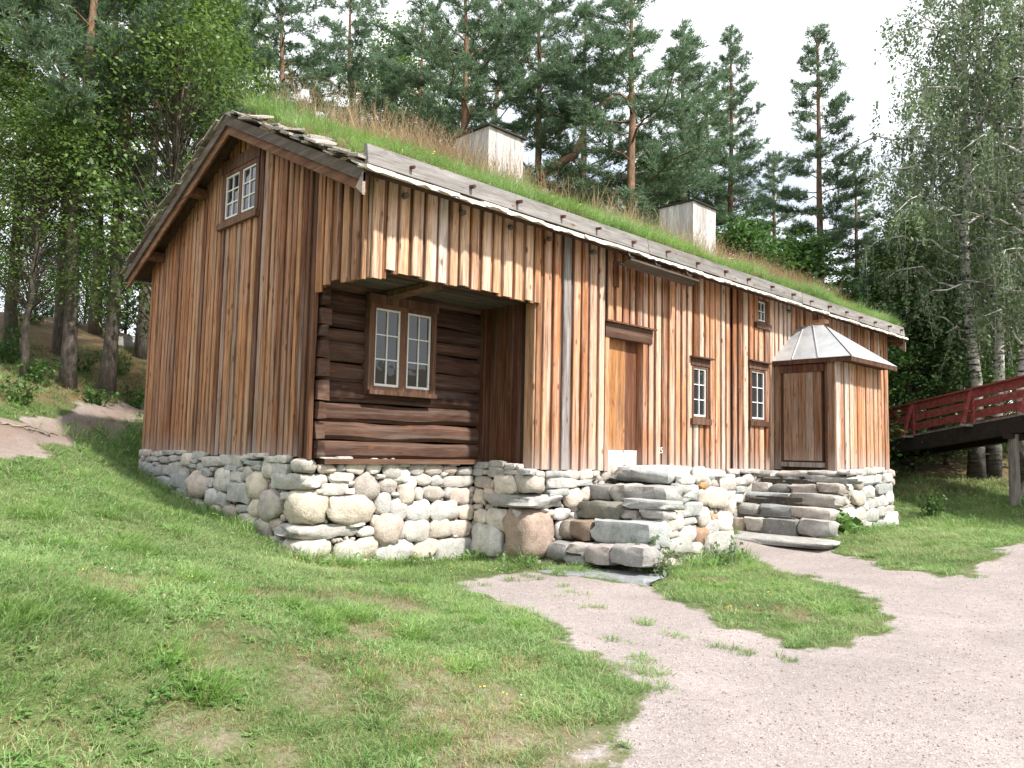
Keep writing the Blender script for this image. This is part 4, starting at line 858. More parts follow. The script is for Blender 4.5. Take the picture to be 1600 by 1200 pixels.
# ------------------------------------------------------------------ red-railed bridge ramp at the far end
br = empty('footbridge', (20.5, -.5, -1.1), 'sloping footbridge with red railing boards on grey timber posts', 'bridge')
pa, pb = at(1385, 640, 29.), at(1680, 569, 24.5)        # railing top, far to near
dirv = (pb-pa); Lb = np.linalg.norm(dirv); dirv = dirv/Lb; hd = np.array([dirv[0], dirv[1], 0]); hd /= np.linalg.norm(hd); nrm = np.array([hd[1], -hd[0], 0])   # towards the camera side
if nrm@(CAM-pa) < 0: nrm = -nrm
zv = np.array([0, 0, 1.]); A0 = pa-dirv*3.; B0 = pb+dirv*4.
def along(t, off_n=0., off_z=0.): return A0+(B0-A0)*t+nrm*off_n+zv*off_z
MB().beam(along(0), along(1), nrm*.075, zv*.025).build('hand_rail', M['redpaint'], br)
for zo, hh in ((-.16, .12), (-.46, .11), (-.76, .11)):
    MB().beam(along(0, 0, zo), along(1, 0, zo), nrm*.018, zv*hh).build('rail_board', M['redpaint'], br)
MB().beam(along(0, -.8, -1.03), along(1, -.8, -1.03), nrm*.9, zv*.03).build('deck', M['greypost'], br)
MB().beam(along(0, -.05, -1.28), along(1, -.05, -1.28), nrm*.14, zv*.21).build('bearer', M['tarbeam'], br)
MB().beam(along(0, -1.5, -1.28), along(1, -1.5, -1.28), nrm*.14, zv*.21).build('bearer', M['tarbeam'], br)
Lt = np.linalg.norm(B0-A0)
for px in (1428, 1520, 1612, 1700):
    # where the railing passes this pixel column
    ts = np.linspace(0, 1, 400); pts = A0+(B0-A0)*ts[:, None]; dd = pts-CAM; xx = 800+FPX*(dd@RT)/(dd@FW); t_ = ts[np.argmin(np.abs(xx-px))]
    b = along(t_)
    MB().beam(b+nrm*.05-zv*1.18, b+nrm*.05-zv*.03, hd*.055, nrm*.03).build('rail_post', M['redpaint'], br)
    MB().beam(b+nrm*.42-zv*1.05, b+nrm*.09-zv*.10, hd*.05, nrm*.028).build('brace', M['redpaint'], br)
    MB().beam(b-nrm*1.2-zv*1.07, b+nrm*.48-zv*1.07, hd*.05, zv*.035).build('cross_bearer', M['greypost'], br)
for zo, hh in ((-.03, .03), (-.46, .11), (-.76, .11)): MB().beam(along(0, -1.62, zo), along(1, -1.62, zo), nrm*.02, zv*hh).build('rail_board', M['redpaint'], br)
ts = np.linspace(0, 1, 400); pts = A0+(B0-A0)*ts[:, None]; dd = pts-CAM; xx = 800+FPX*(dd@RT)/(dd@FW)
for px in (1578, 1690):
    t_ = ts[np.argmin(np.abs(xx-px))]
    for off in (-.05, -1.5):
        b = along(t_, off); g = T(b[0], b[1])
        MB().tube([(b[0], b[1], g-.3), (b[0], b[1], b[2]-1.5)], [.15, .13], 10).build('post', M['greypost'], br)
    b0_, b1_ = along(t_, -.05), along(t_, -1.5); g = T(b0_[0], b0_[1])
    MB().beam((b0_[0], b0_[1], g+.2), (b1_[0], b1_[1], b1_[2]-1.7), hd*.06, zv*.09).build('cross_brace', M['greypost'], br)
    MB().beam((b1_[0], b1_[1], g+.2), (b0_[0], b0_[1], b0_[2]-1.7), hd*.06, zv*.09).build('cross_brace', M['greypost'], br)
    MB().beam(along(t_, .2, -1.56), along(t_, -1.75, -1.56), hd*.11, zv*.07).build('cap_beam', M['tarbeam'], br)

# ------------------------------------------------------------------ trees
def tri_needles(C, D, K, l0, l1, hw, rng, spread=.8, upb=.25):
    n = len(C); C = np.repeat(C, K, 0); D = np.repeat(D, K, 0)
    d = D*.6+rng.normal(size=C.shape)*spread*.6+np.array([0, 0, upb]); d /= np.linalg.norm(d, axis=1)[:, None]
    ln = rng.uniform(l0, l1, (len(C), 1)); s = np.cross(d, rng.normal(size=C.shape)); s /= np.linalg.norm(s, axis=1)[:, None]+1e-9
    C = C+rng.normal(size=C.shape)*.03
    return np.stack([C-s*hw, C+s*hw, C+d*ln], 1).reshape(-1, 3)
def leaves(C, size, rng, droop=.3, jit=.0, flat=.5):
    n = len(C); nrm_ = rng.normal(size=(n, 3))*(1-flat)+np.array([0, 0, 1])*flat*1.6; nrm_ /= np.linalg.norm(nrm_, axis=1)[:, None]
    a = np.cross(nrm_, rng.normal(size=(n, 3))); a /= np.linalg.norm(a, axis=1)[:, None]+1e-9; b = np.cross(nrm_, a)
    s = size*rng.uniform(.6, 1.3, (n, 1)); a[:, 2] -= droop; C = C+rng.normal(size=C.shape)*jit
    return np.stack([C-a*s*.55, C+b*s*.42, C+a*s*.6, C-b*s*.42], 1).reshape(-1, 3)

def trunk_pts(rng, H, lean=.02, n=12):
    t = np.linspace(0, 1, n); wx = np.cumsum(rng.normal(size=n)*lean*H/n*1.8); wy = np.cumsum(rng.normal(size=n)*lean*H/n*1.8); wx -= wx[0]; wy -= wy[0]
    return np.c_[wx, wy, t*H-.25*(t == 0)], t
def on_trunk(P, t): i = np.clip(t*(len(P)-1), 0, len(P)-1.001); k = int(i); return P[k]+(P[k+1]-P[k])*(i-k)

def make_pine(seed, H, c0, width, style, nb, K=9, rb=.0098):
    rng = np.random.default_rng(seed); P, t = trunk_pts(rng, H, .02 if style != 'cone' else .008); mb = MB()
    rad = rb*H*(1-t)**.8+.025; rad[0] *= 1.35; mb.tube(P, rad, 9)
    C, D = [], []
    for i in range(nb):
        f = ((i+.5)/nb)**.92; tt = c0+(1-c0)*f*.985; base = on_trunk(P, tt); az = i*2.39996+rng.uniform(-.5, .5)
        if style == 'cone': Lb_ = width*((1-f)**.85)*rng.uniform(.65, 1.12)+.35; el = np.interp(f, [0, .6, 1], [-.05, .25, .9])+rng.uniform(-.1, .1)
        else: Lb_ = width*(.35+.75*np.sin(pi*min(f*.9+.12, 1)**.8))*rng.uniform(.3, 1.25); el = rng.uniform(.02, .5)+.35*f
        if style == 'flat' and rng.random() < .2: continue
        dh = np.array([cos(az), sin(az), 0]); s = np.linspace(0, 1, 7); bend = rng.uniform(-.25, .25); side_ = np.array([-dh[1], dh[0], 0])
        pts = base+np.outer(s*Lb_*cos(el), dh)+np.outer((s**2)*Lb_*bend, side_); pts[:, 2] += s*Lb_*sin(el)-.28*Lb_*s**2*(1-s)*2.2*rng.uniform(.3, 1.2); pts[1:] += rng.normal(size=(6, 3))*.035*Lb_
        r0 = max(.018, .011*Lb_+.012*(1-f)); mb.tube(pts, np.linspace(r0, .007, 7), 4, False)
        ns = int(Lb_/.20)+2
        for k in range(ns):
            sk = .28+.72*(k+rng.random())/ns; b0 = on_trunk(pts, sk)
            for sd in (-1, 1):
                ang = rng.uniform(.5, 1.2)*sd; d = dh*cos(ang)+side_*sin(ang); l_ = (.18+.42*Lb_*(1.05-sk)*.75)*rng.uniform(.6, 1.2); nt_ = int(l_/.095)+1
                q = (np.arange(nt_)+rng.random(nt_))/nt_; pos = b0+np.outer(q*l_, d); pos[:, 2] += q*l_*rng.uniform(-.05, .35)+rng.normal(size=nt_)*.05
                C.append(pos); D.append(np.repeat((d+np.array([0, 0, .3]))[None], nt_, 0))
        C.append(pts[-1:]); D.append(dh[None]+np.array([[0, 0, .4]]))
    top = P[-1]; C.append(top+rng.normal(size=(40, 3))*np.array([.07, .07, .02])-np.array([0, 0, 1.])*np.linspace(0, 1.4, 40)[:, None]); D.append(np.repeat([[0, 0, 1.]], 40, 0))
    for i in range(7):          # dead snags below the crown
        tt = rng.uniform(c0*.55, c0*1.05); az = rng.uniform(0, 6.28); l_ = rng.uniform(.5, 1.5); b0 = on_trunk(P, tt); d = np.array([cos(az), sin(az), rng.uniform(-.2, .25)])
        mb.tube([b0, b0+d*l_*.5+rng.normal(size=3)*.08, b0+d*l_], [.022, .015, .006], 4, False)
    C = np.concatenate(C); D = np.concatenate(D)
    return mesh('pine_trunk', mb.v, mb.f, True), fast_mesh('pine_crown', tri_needles(C, D, K, .10, .23, .0145, rng), 3), H

def make_broad(seed, H, c0, width, leaf, ncl, per, flat=.5, sig=.42):
    rng = np.random.default_rng(seed); P, t = trunk_pts(rng, H*.92, .03); mb = MB(); rad = .009*H*(1-t)**.75+.015; rad[0] *= 1.4; mb.tube(P, rad, 8)
    C = []
    for i in range(ncl):
        f = rng.random()**.85; tt = c0+(1-c0)*f; r_ = width*np.sin(pi*(.12+.86*f)**.75)*rng.uniform(.35, 1.)**.6; az = rng.uniform(0, 6.28)
        bt = max(c0*.8, tt-rng.uniform(.08, .2)); b0 = on_trunk(P, min(bt, .97)); e = np.array([P[-1][0]*tt+cos(az)*r_, P[-1][1]*tt+sin(az)*r_, tt*H+rng.normal()*.15]); mid = (b0+e)/2+np.array([0, 0, .15*r_])+rng.normal(size=3)*.1
        mb.tube([b0, mid, e], [.006*r_+.012, .004*r_+.008, .004], 4, False); n = int(per*rng.uniform(.6, 1.3))
        g = rng.normal(size=(n, 3))*np.array([sig, sig, sig*.55])*rng.uniform(.7, 1.25); g[:, 2] -= .25*(g[:, 0]**2+g[:, 1]**2); C.append(e+g)
        g2 = mid+(e-mid)*rng.random((n//3, 1))+rng.normal(size=(n//3, 3))*sig*.55; C.append(g2)
    C = np.concatenate(C); return mesh('tree_trunk', mb.v, mb.f, True), fast_mesh('tree_crown', leaves(C, leaf, rng, .25, 0, flat), 4), H

def make_birch(seed, H, c0, width, nl, strands, leaf=.085):
    rng = np.random.default_rng(seed); P, t = trunk_pts(rng, H, .03); mb = MB(); rad = .0095*H*(1-t)**.85+.02; rad[0] *= 1.5; rad[1] *= 1.1; mb.tube(P, rad, 9); C = []
    for i in range(nl):
        f = (i+.5)/nl; tt = c0+(1-c0)*f*.96; b0 = on_trunk(P, tt); az = i*2.4+rng.uniform(-.4, .4); L_ = width*(.45+.65*np.sin(pi*(f*.85+.12)))*rng.uniform(.7, 1.15); el = rng.uniform(.45, .85)
        dh = np.array([cos(az), sin(az), 0]); s = np.linspace(0, 1, 7); pts = b0+np.outer(s*L_*cos(el), dh); pts[:, 2] += L_*(s*sin(el)-.45*s**3); pts[1:] += rng.normal(size=(6, 3))*.04*L_
        mb.tube(pts, np.linspace(.013*L_+.012, .006, 7), 4, False)
        for k in range(int(strands*L_/width)+2):
            st = on_trunk(pts, rng.uniform(.3, 1.)); st = st+rng.normal(size=3)*np.array([.22, .22, .12]); l_ = rng.uniform(.5, 1.9); n = int(l_*20); q = rng.random(n); dr = rng.normal(size=2)*.22
            C.append(np.c_[st[0]+dr[0]*q+rng.normal(size=n)*.05, st[1]+dr[1]*q+rng.normal(size=n)*.05, st[2]+.1-q*l_])
            if rng.random() < .35: mb.tube([st, st+np.array([dr[0]*.5, dr[1]*.5, -l_*.5]), st+np.array([dr[0], dr[1], -l_])], [.006, .005, .003], 3, False)
    C = np.concatenate(C); return mesh('birch_trunk', mb.v, mb.f, True), fast_mesh('birch_crown', leaves(C, leaf, rng, .5, 0, .15), 4), H

PR = {}
PR['pine_a'] = make_pine(1, 18, .33, 3.2, 'flat', 58) + ('pinebark', 'pine')
PR['pine_b'] = make_pine(2, 18, .30, 3.4, 'flat', 62) + ('pinebark', 'pine')
PR['pine_c'] = make_pine(3, 18, .24, 3.2, 'round', 60) + ('pinebark', 'pine')
PR['cone_a'] = make_pine(4, 18, .16, 3.5, 'cone', 84) + ('pinebark', 'pine')
PR['cone_b'] = make_pine(5, 18, .16, 3.2, 'cone', 80) + ('pinebark', 'pine')
PR['maple_a'] = make_broad(11, 12, .22, 2.9, .095, 190, 95) + ('treebark', 'maple')
PR['maple_b'] = make_broad(12, 12, .30, 2.6, .09, 180, 95) + ('treebark', 'maple')
PR['dark_a'] = make_broad(13, 8, .08, 2.6, .105, 170, 90, .5, .4) + ('treebark', 'darkleaf')
PR['birch_a'] = make_birch(21, 17, .22, 3.6, 46, 22) + ('birchbark', 'birchleaf')
PR['birch_b'] = make_birch(22, 17, .30, 3.1, 42, 21) + ('birchbark', 'birchleaf')
NAMES = {'pine': 'pine_tree', 'cone': 'pine_tree', 'maple': 'broadleaf_tree', 'dark': 'broadleaf_tree', 'birch': 'birch_tree'}
RT_ = random.Random(15)
def tree(kind, px, dist, top, label, group=None, wide=1., rot=None, lean=0.):
    """px = trunk's pixel column, dist = metres, top = pixel row of the tip (may lie above the picture)"""
    p = at(px, 690, dist); g = T(p[0], p[1]); ztop = at(px, top, dist)[2]; tm, cm, H, bm, lm = PR[kind]; s = (ztop-g)/H
    e = empty(NAMES[kind.split('_')[0]], (p[0], p[1], g-.05), label, 'tree', group)
    e.rotation_euler = (0, lean, rot if rot is not None else RT_.uniform(0, 6.28)); e.scale = (s*wide, s*wide, s)
    for nm, me, mt in (('trunk', tm, bm), ('crown', cm, lm)):
        o = bpy.data.objects.new(nm, me); COL.objects.link(o); o.parent = e
        if not me.materials: me.materials.append(M[mt])
    return e
# wooded slope to the left of the gable
GL = 'pines on the slope beside the trail'
tree('pine_b', 100, 20, -330, 'thick pale-barked pine beside the trail with roots spread at its foot', GL)
tree('pine_a', 161, 20.5, -330, 'straight scaly-barked pine by the trail facing the gable', GL)
tree('pine_c', 84, 24, -260, 'dark pine standing behind the thick pale-barked pine', GL)
tree('pine_a', 212, 24.5, -250, 'light-barked pine beside a grey rock close to the gable', GL)
tree('pine_b', 137, 27, -240, 'slim pine higher on the slope between two thick trunks', GL)
tree('pine_c', 8, 23, -260, 'dark pine on the bank above the bare tree roots', GL)
tree('maple_a', 250, 26, -30, 'yellow-green broadleaf tree reaching over the low end of the roof', wide=1.1)
tree('maple_b', 30, 19.6, 110, 'broadleaf tree with low branches hanging over the wooded bank', wide=1.2)
tree('maple_a', 243, 19.4, -120, 'tall broadleaf tree growing among the slope pines', wide=.9)
tree('pine_b', 300, 32, -160, 'dense pine rising behind the low side of the gable roof')
tree('maple_b', 330, 29, -30, 'tall leafy tree rising beside the gable ridge', wide=.8)
tree('maple_a', -60, 22, -100, 'broadleaf tree at the outer bend of the dirt trail')
tree('dark_a', 185, 31, 330, 'small dark tree on the crest of the wooded slope', 'undergrowth on the crest')
tree('dark_a', 40, 33, 330, 'low dark tree on the crest behind the slope pines', 'undergrowth on the crest')
tree('dark_a', 120, 36, 350, 'bushy dark tree below the far side of the crest', 'undergrowth on the crest')
# pines behind the roof
GP = 'pines behind the house'
tree('pine_a', 432, 27, -40, 'reddish leaning pine with bare twigs behind the gable ridge', GP, 1.25, 2.0, .04)
tree('pine_c', 520, 33, -30, 'bushy pine just right of the leaning reddish pine', GP, 1.1)
tree('maple_b', 590, 36, 25, 'light green broadleaf tree between two pines behind the dry roof grass')
tree('pine_b', 640, 31, 10, 'shorter pine in front of the tall pine near the first chimney', GP)
tree('pine_a', 707, 25, -60, 'tall pine rising just behind the dry grass left of the first chimney', GP, 1.2, .6)
tree('pine_c', 775, 32, -20, 'dense pine standing behind the first chimney', GP)
tl = tree('pine_a', 832, 27, -30, 'straight pine with a crooked bare limb right beside the first chimney', GP, 1.15)
lp = [at(a, b, c) for a, b, c in ((830, 300, 27), (846, 272, 26.6), (872, 255, 26.3), (898, 243, 26.1), (910, 215, 26.), (914, 190, 26.), (932, 168, 26.), (958, 150, 26.1))]
lo_ = MB().tube(lp, [.16, .15, .14, .135, .12, .10, .07, .04], 8).build('limb', M['pinebark'], None, True); lo_.parent = tl
lo_.matrix_parent_inverse = Matrix.LocRotScale(tl.location, tl.rotation_euler, tl.scale).inverted()
tree('pine_b', 905, 31, 5, 'broad pine with a crooked pale limb between the chimneys', GP, 1.15)
tree('pine_c', 972, 26, -35, 'big pine with a pale trunk midway between the two chimneys', GP, 1.3, 3.)
tree('cone_b', 1068, 31, 38, 'pine directly behind the second chimney', GP, 1.2)
tree('cone_a', 1142, 32, 42, 'slim pointed pine beside the second chimney', GP, .95)
tree('pine_b', 1105, 37, 120, 'dark pine set back behind the second chimney', GP)
tree('cone_a', 1285, 31, 36, 'tall pointed pine with a thin bare tip near the birches', GP, 1.0)
tree('cone_b', 1210, 37, 235, 'low dark pine between the two pointed pines', GP, 1.2)
tree('cone_b', 1345, 36, 250, 'dark pine between the pointed pine and the birches', GP, 1.2)
tree('dark_a', 1165, 28, 355, 'dark bushy tree showing just above the roof end', 'bushes behind the far roof end', 1.1)
tree('dark_a', 1010, 33, 250, 'dark undergrowth tree between the two chimneys', 'bushes behind the roof')
tree('dark_a', 1260, 29, 375, 'dark bushy tree behind the reddish roof grass', 'bushes behind the far roof end', 1.2)
# right-hand slope
tree('birch_a', 1524, 30, -70, 'big white birch with a black cleft base above the footbridge', wide=1.1, rot=1.0, lean=-.03)
tree('birch_b', 1548, 30.6, -90, 'second birch stem beside the black cleft birch', wide=1.0, rot=2.5)
tree('birch_a', 1600, 29, -60, 'leafy birch at the uphill end of the footbridge', wide=1.05, rot=4.)
tree('birch_b', 1460, 38, 120, 'slender birch behind the dense green thicket', rot=.3)
tree('birch_b', 1640, 33, 0, 'birch overhanging the uphill end of the footbridge', rot=3.3)
tree('maple_b', 1410, 33, 330, 'green broadleaf tree at the far corner of the roof', wide=1.3)
tree('dark_a', 1425, 31, 470, 'dense dark green bushy tree behind the far house corner', 'thicket above the bridge', 1.25)
tree('dark_a', 1480, 33, 450, 'dense green bushy tree above the middle of the bridge rail', 'thicket above the bridge', 1.25)
tree('dark_a', 1390, 36, 420, 'bushy tree half hidden behind the far roof end', 'thicket above the bridge', 1.2)
tree('maple_a', 1470, 37, 330, 'leafy green tree left of the birch trunks', wide=1.2)
tree('dark_a', 1570, 36, 470, 'dark bushy tree behind the birch trunks', 'thicket above the bridge', 1.3)
tree('maple_a', 1540, 41, 250, 'broadleaf tree far behind the birch trunks', wide=1.2)
tree('maple_b', 1620, 38, 280, 'broadleaf tree behind the uphill birches', wide=1.2)
tree('pine_b', 1590, 40, 120, 'pine with an orange trunk behind the birches')
tree('cone_a', 1430, 44, 250, 'dark conifer far behind the thicket', wide=1.2)

# ------------------------------------------------------------------ grass, weeds, gravel (scattered stuff)
def tuft(name, n, h, spread, wdt, bend, mat, seed, flower=None):
    R = np.random.default_rng(seed); V_ = []; F_ = []
    for i in range(n):
        a = R.uniform(0, 6.28); r_ = spread*R.random()**.6; b = np.array([cos(a)*r_, sin(a)*r_, -.01]); d = np.array([cos(a), sin(a), 0])*bend*R.uniform(.2, 1.5)+R.normal(size=3)*.25*bend; d[2] = 1
        hh = h*R.uniform(.55, 1.2); s = np.array([-sin(a+R.normal()), cos(a+R.normal()), 0])*wdt/2*R.uniform(.7, 1.3)
        m1 = b+d*hh*.55; m1[2] = hh*.6; e = b+d*hh; e[2] = hh*(1-.25*bend); e[:2] += d[:2]*hh*.4
        k = len(V_); V_ += [b-s, b+s, m1+s*.85, m1-s*.85, e]; F_ += [(k, k+1, k+2, k+3), (k+3, k+2, k+4)]
    me = mesh(name, V_, F_); me.materials.append(mat)
    o = bpy.data.objects.new(name, me); return o
def rosette(name, n, r, mat, seed, up=.3, wd=.45):
    R = np.random.default_rng(seed); V_ = []; F_ = []
    for i in range(n):
        a = R.uniform(0, 6.28); d = np.array([cos(a), sin(a), 0]); s = np.array([-sin(a), cos(a), 0]); l_ = r*R.uniform(.5, 1.2); z1_ = up*l_*R.uniform(.3, 1.6); off = R.normal(size=3)*r*.45; off[2] = R.uniform(0, r*.5)
        p0 = off; p1 = off+d*l_*.5+s*l_*wd*.5+np.array([0, 0, z1_]); p2 = off+d*l_+np.array([0, 0, z1_*.8]); p3 = off+d*l_*.5-s*l_*wd*.5+np.array([0, 0, z1_*.9]); k = len(V_); V_ += [p0, p1, p2, p3]; F_ += [(k, k+1, k+2, k+3)]
    me = mesh(name, V_, F_); me.materials.append(mat); return bpy.data.objects.new(name, me)
def stalks(name, n, h, spread, mat, seed):
    R = np.random.default_rng(seed); V_ = []; F_ = []
    for i in range(n):
        b = np.array([R.normal()*spread, R.normal()*spread, 0]); ln = R.normal(size=2)*.18; hh = h*R.uniform(.5, 1.15); w_ = .0035
        pts = [b+np.array([ln[0]*q*q*hh, ln[1]*q*q*hh, q*hh]) for q in (0, .4, .75, 1)]; a = R.uniform(0, 3.1); s = np.array([cos(a), sin(a), 0])*w_
        k = len(V_)
        for j, p in enumerate(pts): V_ += [p-s*(1-.12*j), p+s*(1-.12*j)]
        F_ += [(k+2*j, k+2*j+1, k+2*j+3, k+2*j+2) for j in range(3)]
        for q in range(7):      # seed head
            p = pts[3]-(pts[3]-pts[2])*R.uniform(-.25, .9); d = R.normal(size=3)*.014; e = np.array([0, 0, .028]); kk = len(V_); V_ += [p, p+d+e*.5, p+d*1.6+e]; F_ += [(kk, kk+1, kk+2)]
    me = mesh(name, V_, F_); me.materials.append(mat); return bpy.data.objects.new(name, me)
def pebble(name, seed):
    v, f = unit_stone(300+seed, 3., .4, 1); me = mesh(name, v, f); me.materials.append(M['peb']); return bpy.data.objects.new(name, me)
def pebmat():
    m_, t, b = newmat('pebbles'); N = NB(t); c = N.ramp(N.info('Random'), [(0, (.20, .165, .15)), (.3, (.32, .275, .255)), (.7, (.40, .35, .33)), (1, (.52, .48, .46))]); N.l(c, b.inputs['Base Color']); b.inputs['Roughness'].default_value = .95; return m_
M['peb'] = pebmat()
def flower(name, mat, h, r, n=3, seed=0):
    R = np.random.default_rng(seed); mb = MB()
    for i in range(n):
        x_, y_, z_ = R.normal()*.06, R.normal()*.06, h*R.uniform(.7, 1.2); mb.add([(x_+r*cos(q), y_+r*sin(q), z_+R.uniform(-.005, .005)) for q in np.arange(7)*.9]+[(x_, y_, z_+r*.5)], [(q, (q+1) % 7, 7) for q in range(7)])
    me = mesh(name, mb.v, mb.f); me.materials.append(mat); return bpy.data.objects.new(name, me)

def scatter(name, protos, pts, ids, scl, parent=None, tilt=.15, seed=0, label=None):
    R = np.random.default_rng(seed); n = len(pts); me = bpy.data.meshes.new(name); me.vertices.add(n); me.vertices.foreach_set('co', np.asarray(pts, np.float32).ravel())
    rot = np.c_[R.normal(size=n)*tilt, R.normal(size=n)*tilt, R.uniform(0, 6.28, n)].astype(np.float32)
    a = me.attributes.new('rot', 'FLOAT_VECTOR', 'POINT'); a.data.foreach_set('vector', rot.ravel())
    a = me.attributes.new('scl', 'FLOAT', 'POINT'); a.data.foreach_set('value', np.asarray(scl, np.float32))
    a = me.attributes.new('pick', 'INT', 'POINT'); a.data.foreach_set('value', np.asarray(ids, np.int32))
    c = bpy.data.collections.new(name+'_kinds')
    for i, p in enumerate(protos): p.name = '%s_%02d' % (name, i); c.objects.link(p)
    ng = bpy.data.node_groups.new(name+'_scatter', 'GeometryNodeTree')
    ng.interface.new_socket(name='Geometry', in_out='INPUT', socket_type='NodeSocketGeometry'); ng.interface.new_socket(name='Geometry', in_out='OUTPUT', socket_type='NodeSocketGeometry')
    nn, ll = ng.nodes.new, ng.links.new; gi, go = nn('NodeGroupInput'), nn('NodeGroupOutput'); ip = nn('GeometryNodeInstanceOnPoints'); ci = nn('GeometryNodeCollectionInfo')
    ci.inputs['Collection'].default_value = c; ci.inputs['Separate Children'].default_value = True; ci.inputs['Reset Children'].default_value = True
    def na(nm, ty): q = nn('GeometryNodeInputNamedAttribute'); q.data_type = ty; q.inputs['Name'].default_value = nm; return q.outputs['Attribute']
    er = nn('FunctionNodeEulerToRotation'); ll(na('rot', 'FLOAT_VECTOR'), er.inputs[0])
    ll(gi.outputs[0], ip.inputs['Points']); ll(ci.outputs[0], ip.inputs['Instance']); ip.inputs['Pick Instance'].default_value = True
    ll(na('pick', 'INT'), ip.inputs['Instance Index']); ll(er.outputs[0], ip.inputs['Rotation']); ll(na('scl', 'FLOAT'), ip.inputs['Scale']); ll(ip.outputs[0], go.inputs[0])
    o = link(name, me, None, parent); md = o.modifiers.new('scatter', 'NODES'); md.node_group = ng; o['kind'] = 'stuff'
    if label: o['label'] = label
    return o

# lawn
def inside_house(x, y): return ((x > -.12) & (x < LEN) & (y > DP-.1) & (y < GW)) | ((x > X1-.12) & (x < LEN) & (y > -.1) & (y < DP+.2)) | ((x > vest_x0-.1) & (x < vest_x1+.4) & (y > vest_y-.12) & (y < 0)) | ((x > 3.1) & (x < 6.45) & (y > -1.35) & (y < 0)) | ((x > 8.5) & (x < vest_x0) & (y > -1.45) & (y < 0))
n = 640000
gxs = RNG.uniform(-12, 24, n); gys = RNG.uniform(-8.5, 16, n)
dist = np.hypot(gxs-CAM[0], gys-CAM[1]); dens = np.minimum(1, (6.2/np.maximum(dist, 3.))**1.35)
keep = (RNG.random(n) < dens) & ~inside_house(gxs, gys) & (dist > 1.0)
gxs, gys, dist = gxs[keep], gys[keep], dist[keep]
g_, f_, d_ = masks(gxs, gys)
prob = np.clip(1-g_*2.2, 0, 1)*(1-.58*d_)*(1-.45*f_)
keep = RNG.random(len(gxs)) < prob; gxs, gys, dist, f_, d_, g_ = [q[keep] for q in (gxs, gys, dist, f_, d_, g_)]
gz = terr(gxs, gys)+(vnoise(gxs, gys, 1.4, 1)-.5)*.05
protos = [tuft('g', 13, .055, .05, .0055, .9, M['grass'], 1), tuft('g', 12, .075, .05, .005, .8, M['grass'], 2), tuft('g', 15, .045, .06, .006, 1.2, M['grass'], 3), tuft('g', 12, .085, .045, .005, .8, M['lush'], 4),
          rosette('g', 9, .035, M['weed'], 5, .35, .8), rosette('g', 8, .05, M['weed'], 6, .3, .5), tuft('g', 12, .05, .06, .005, 1.4, M['dry'], 7)]
lush = vnoise(gxs, gys, .55, 12); r_ = RNG.random(len(gxs)); leftl = np.clip((-gxs+gys*.2-1.)/3, 0, 1)
pick = np.where(r_ < .30, 0, np.where(r_ < .55, 1, 2)); pick = np.where((r_ > .74) & (lush > .5-.1*leftl), 3, pick)
pick = np.where((r_ > .80-.12*leftl) & (vnoise(gxs, gys, .8, 14) > .5-.18*leftl), 4, pick); pick = np.where(r_ > .965, 5, pick); pick = np.where((r_ > .6) & (d_ > .25), 6, pick); pick = np.where((r_ > .7) & (f_ > .4), 6, pick)
clump = vnoise(gxs, gys, 2.2, 15); sc = (.55+.65*clump)*RNG.uniform(.75, 1.2, len(gxs))*(1+.035*np.clip(dist-6, 0, 18)); sc *= np.where(d_ > .3, .75, 1)
ck = RNG.integers(0, len(gxs), 260); cd2 = np.full(len(gxs), 9.)
for q in ck: cd2 = np.minimum(cd2, np.hypot(gxs-gxs[q], gys-gys[q]))
sc = np.where(cd2 < .11, sc*1.55, sc); pick = np.where((cd2 < .13) & (r_ < .8), 3, pick)
tall = (gxs > 15.5) & (f_ > .2); sc = np.where(tall, sc*1.9, sc)
tag(scatter('lawn_grass', protos, np.c_[gxs, gys, gz], pick, sc, None, .18, 1), 'short patchy lawn grass and clover around the house', 'grass')
# stray tufts on the gravel paths
n = 900; k = 0; P_ = []
tx_ = [(775,945),(830,900),(905,925),(930,950),(990,900),(960,1010),(870,935),(800,905),(1060,1000),(1125,1018),(1150,1022),(1165,1025),(1010,975),(870,1000),(850,985),(975,1055),(1010,1060),(1020,1085),(1040,1090),(1230,1035),(845,905),(880,915),(760,915),(1000,1040)]
for (px, py) in tx_:
    c = G(px, py); q = RS.randint(6, 20)
    for i in range(q): P_.append((c[0]+RS.gauss(0, .07), c[1]+RS.gauss(0, .07)))
P_ = np.array(P_); pz = terr(P_[:, 0], P_[:, 1])
tag(scatter('stray_grass', [tuft('s', 11, .05, .04, .005, 1., M['grass'], 31), tuft('s', 10, .06, .04, .005, .9, M['grass'], 32)], np.c_[P_, pz], RNG.integers(0, 2, len(P_)), RNG.uniform(.6, 1.1, len(P_)), None, .2, 2), 'sparse grass tufts growing through the pale gravel', 'grass')
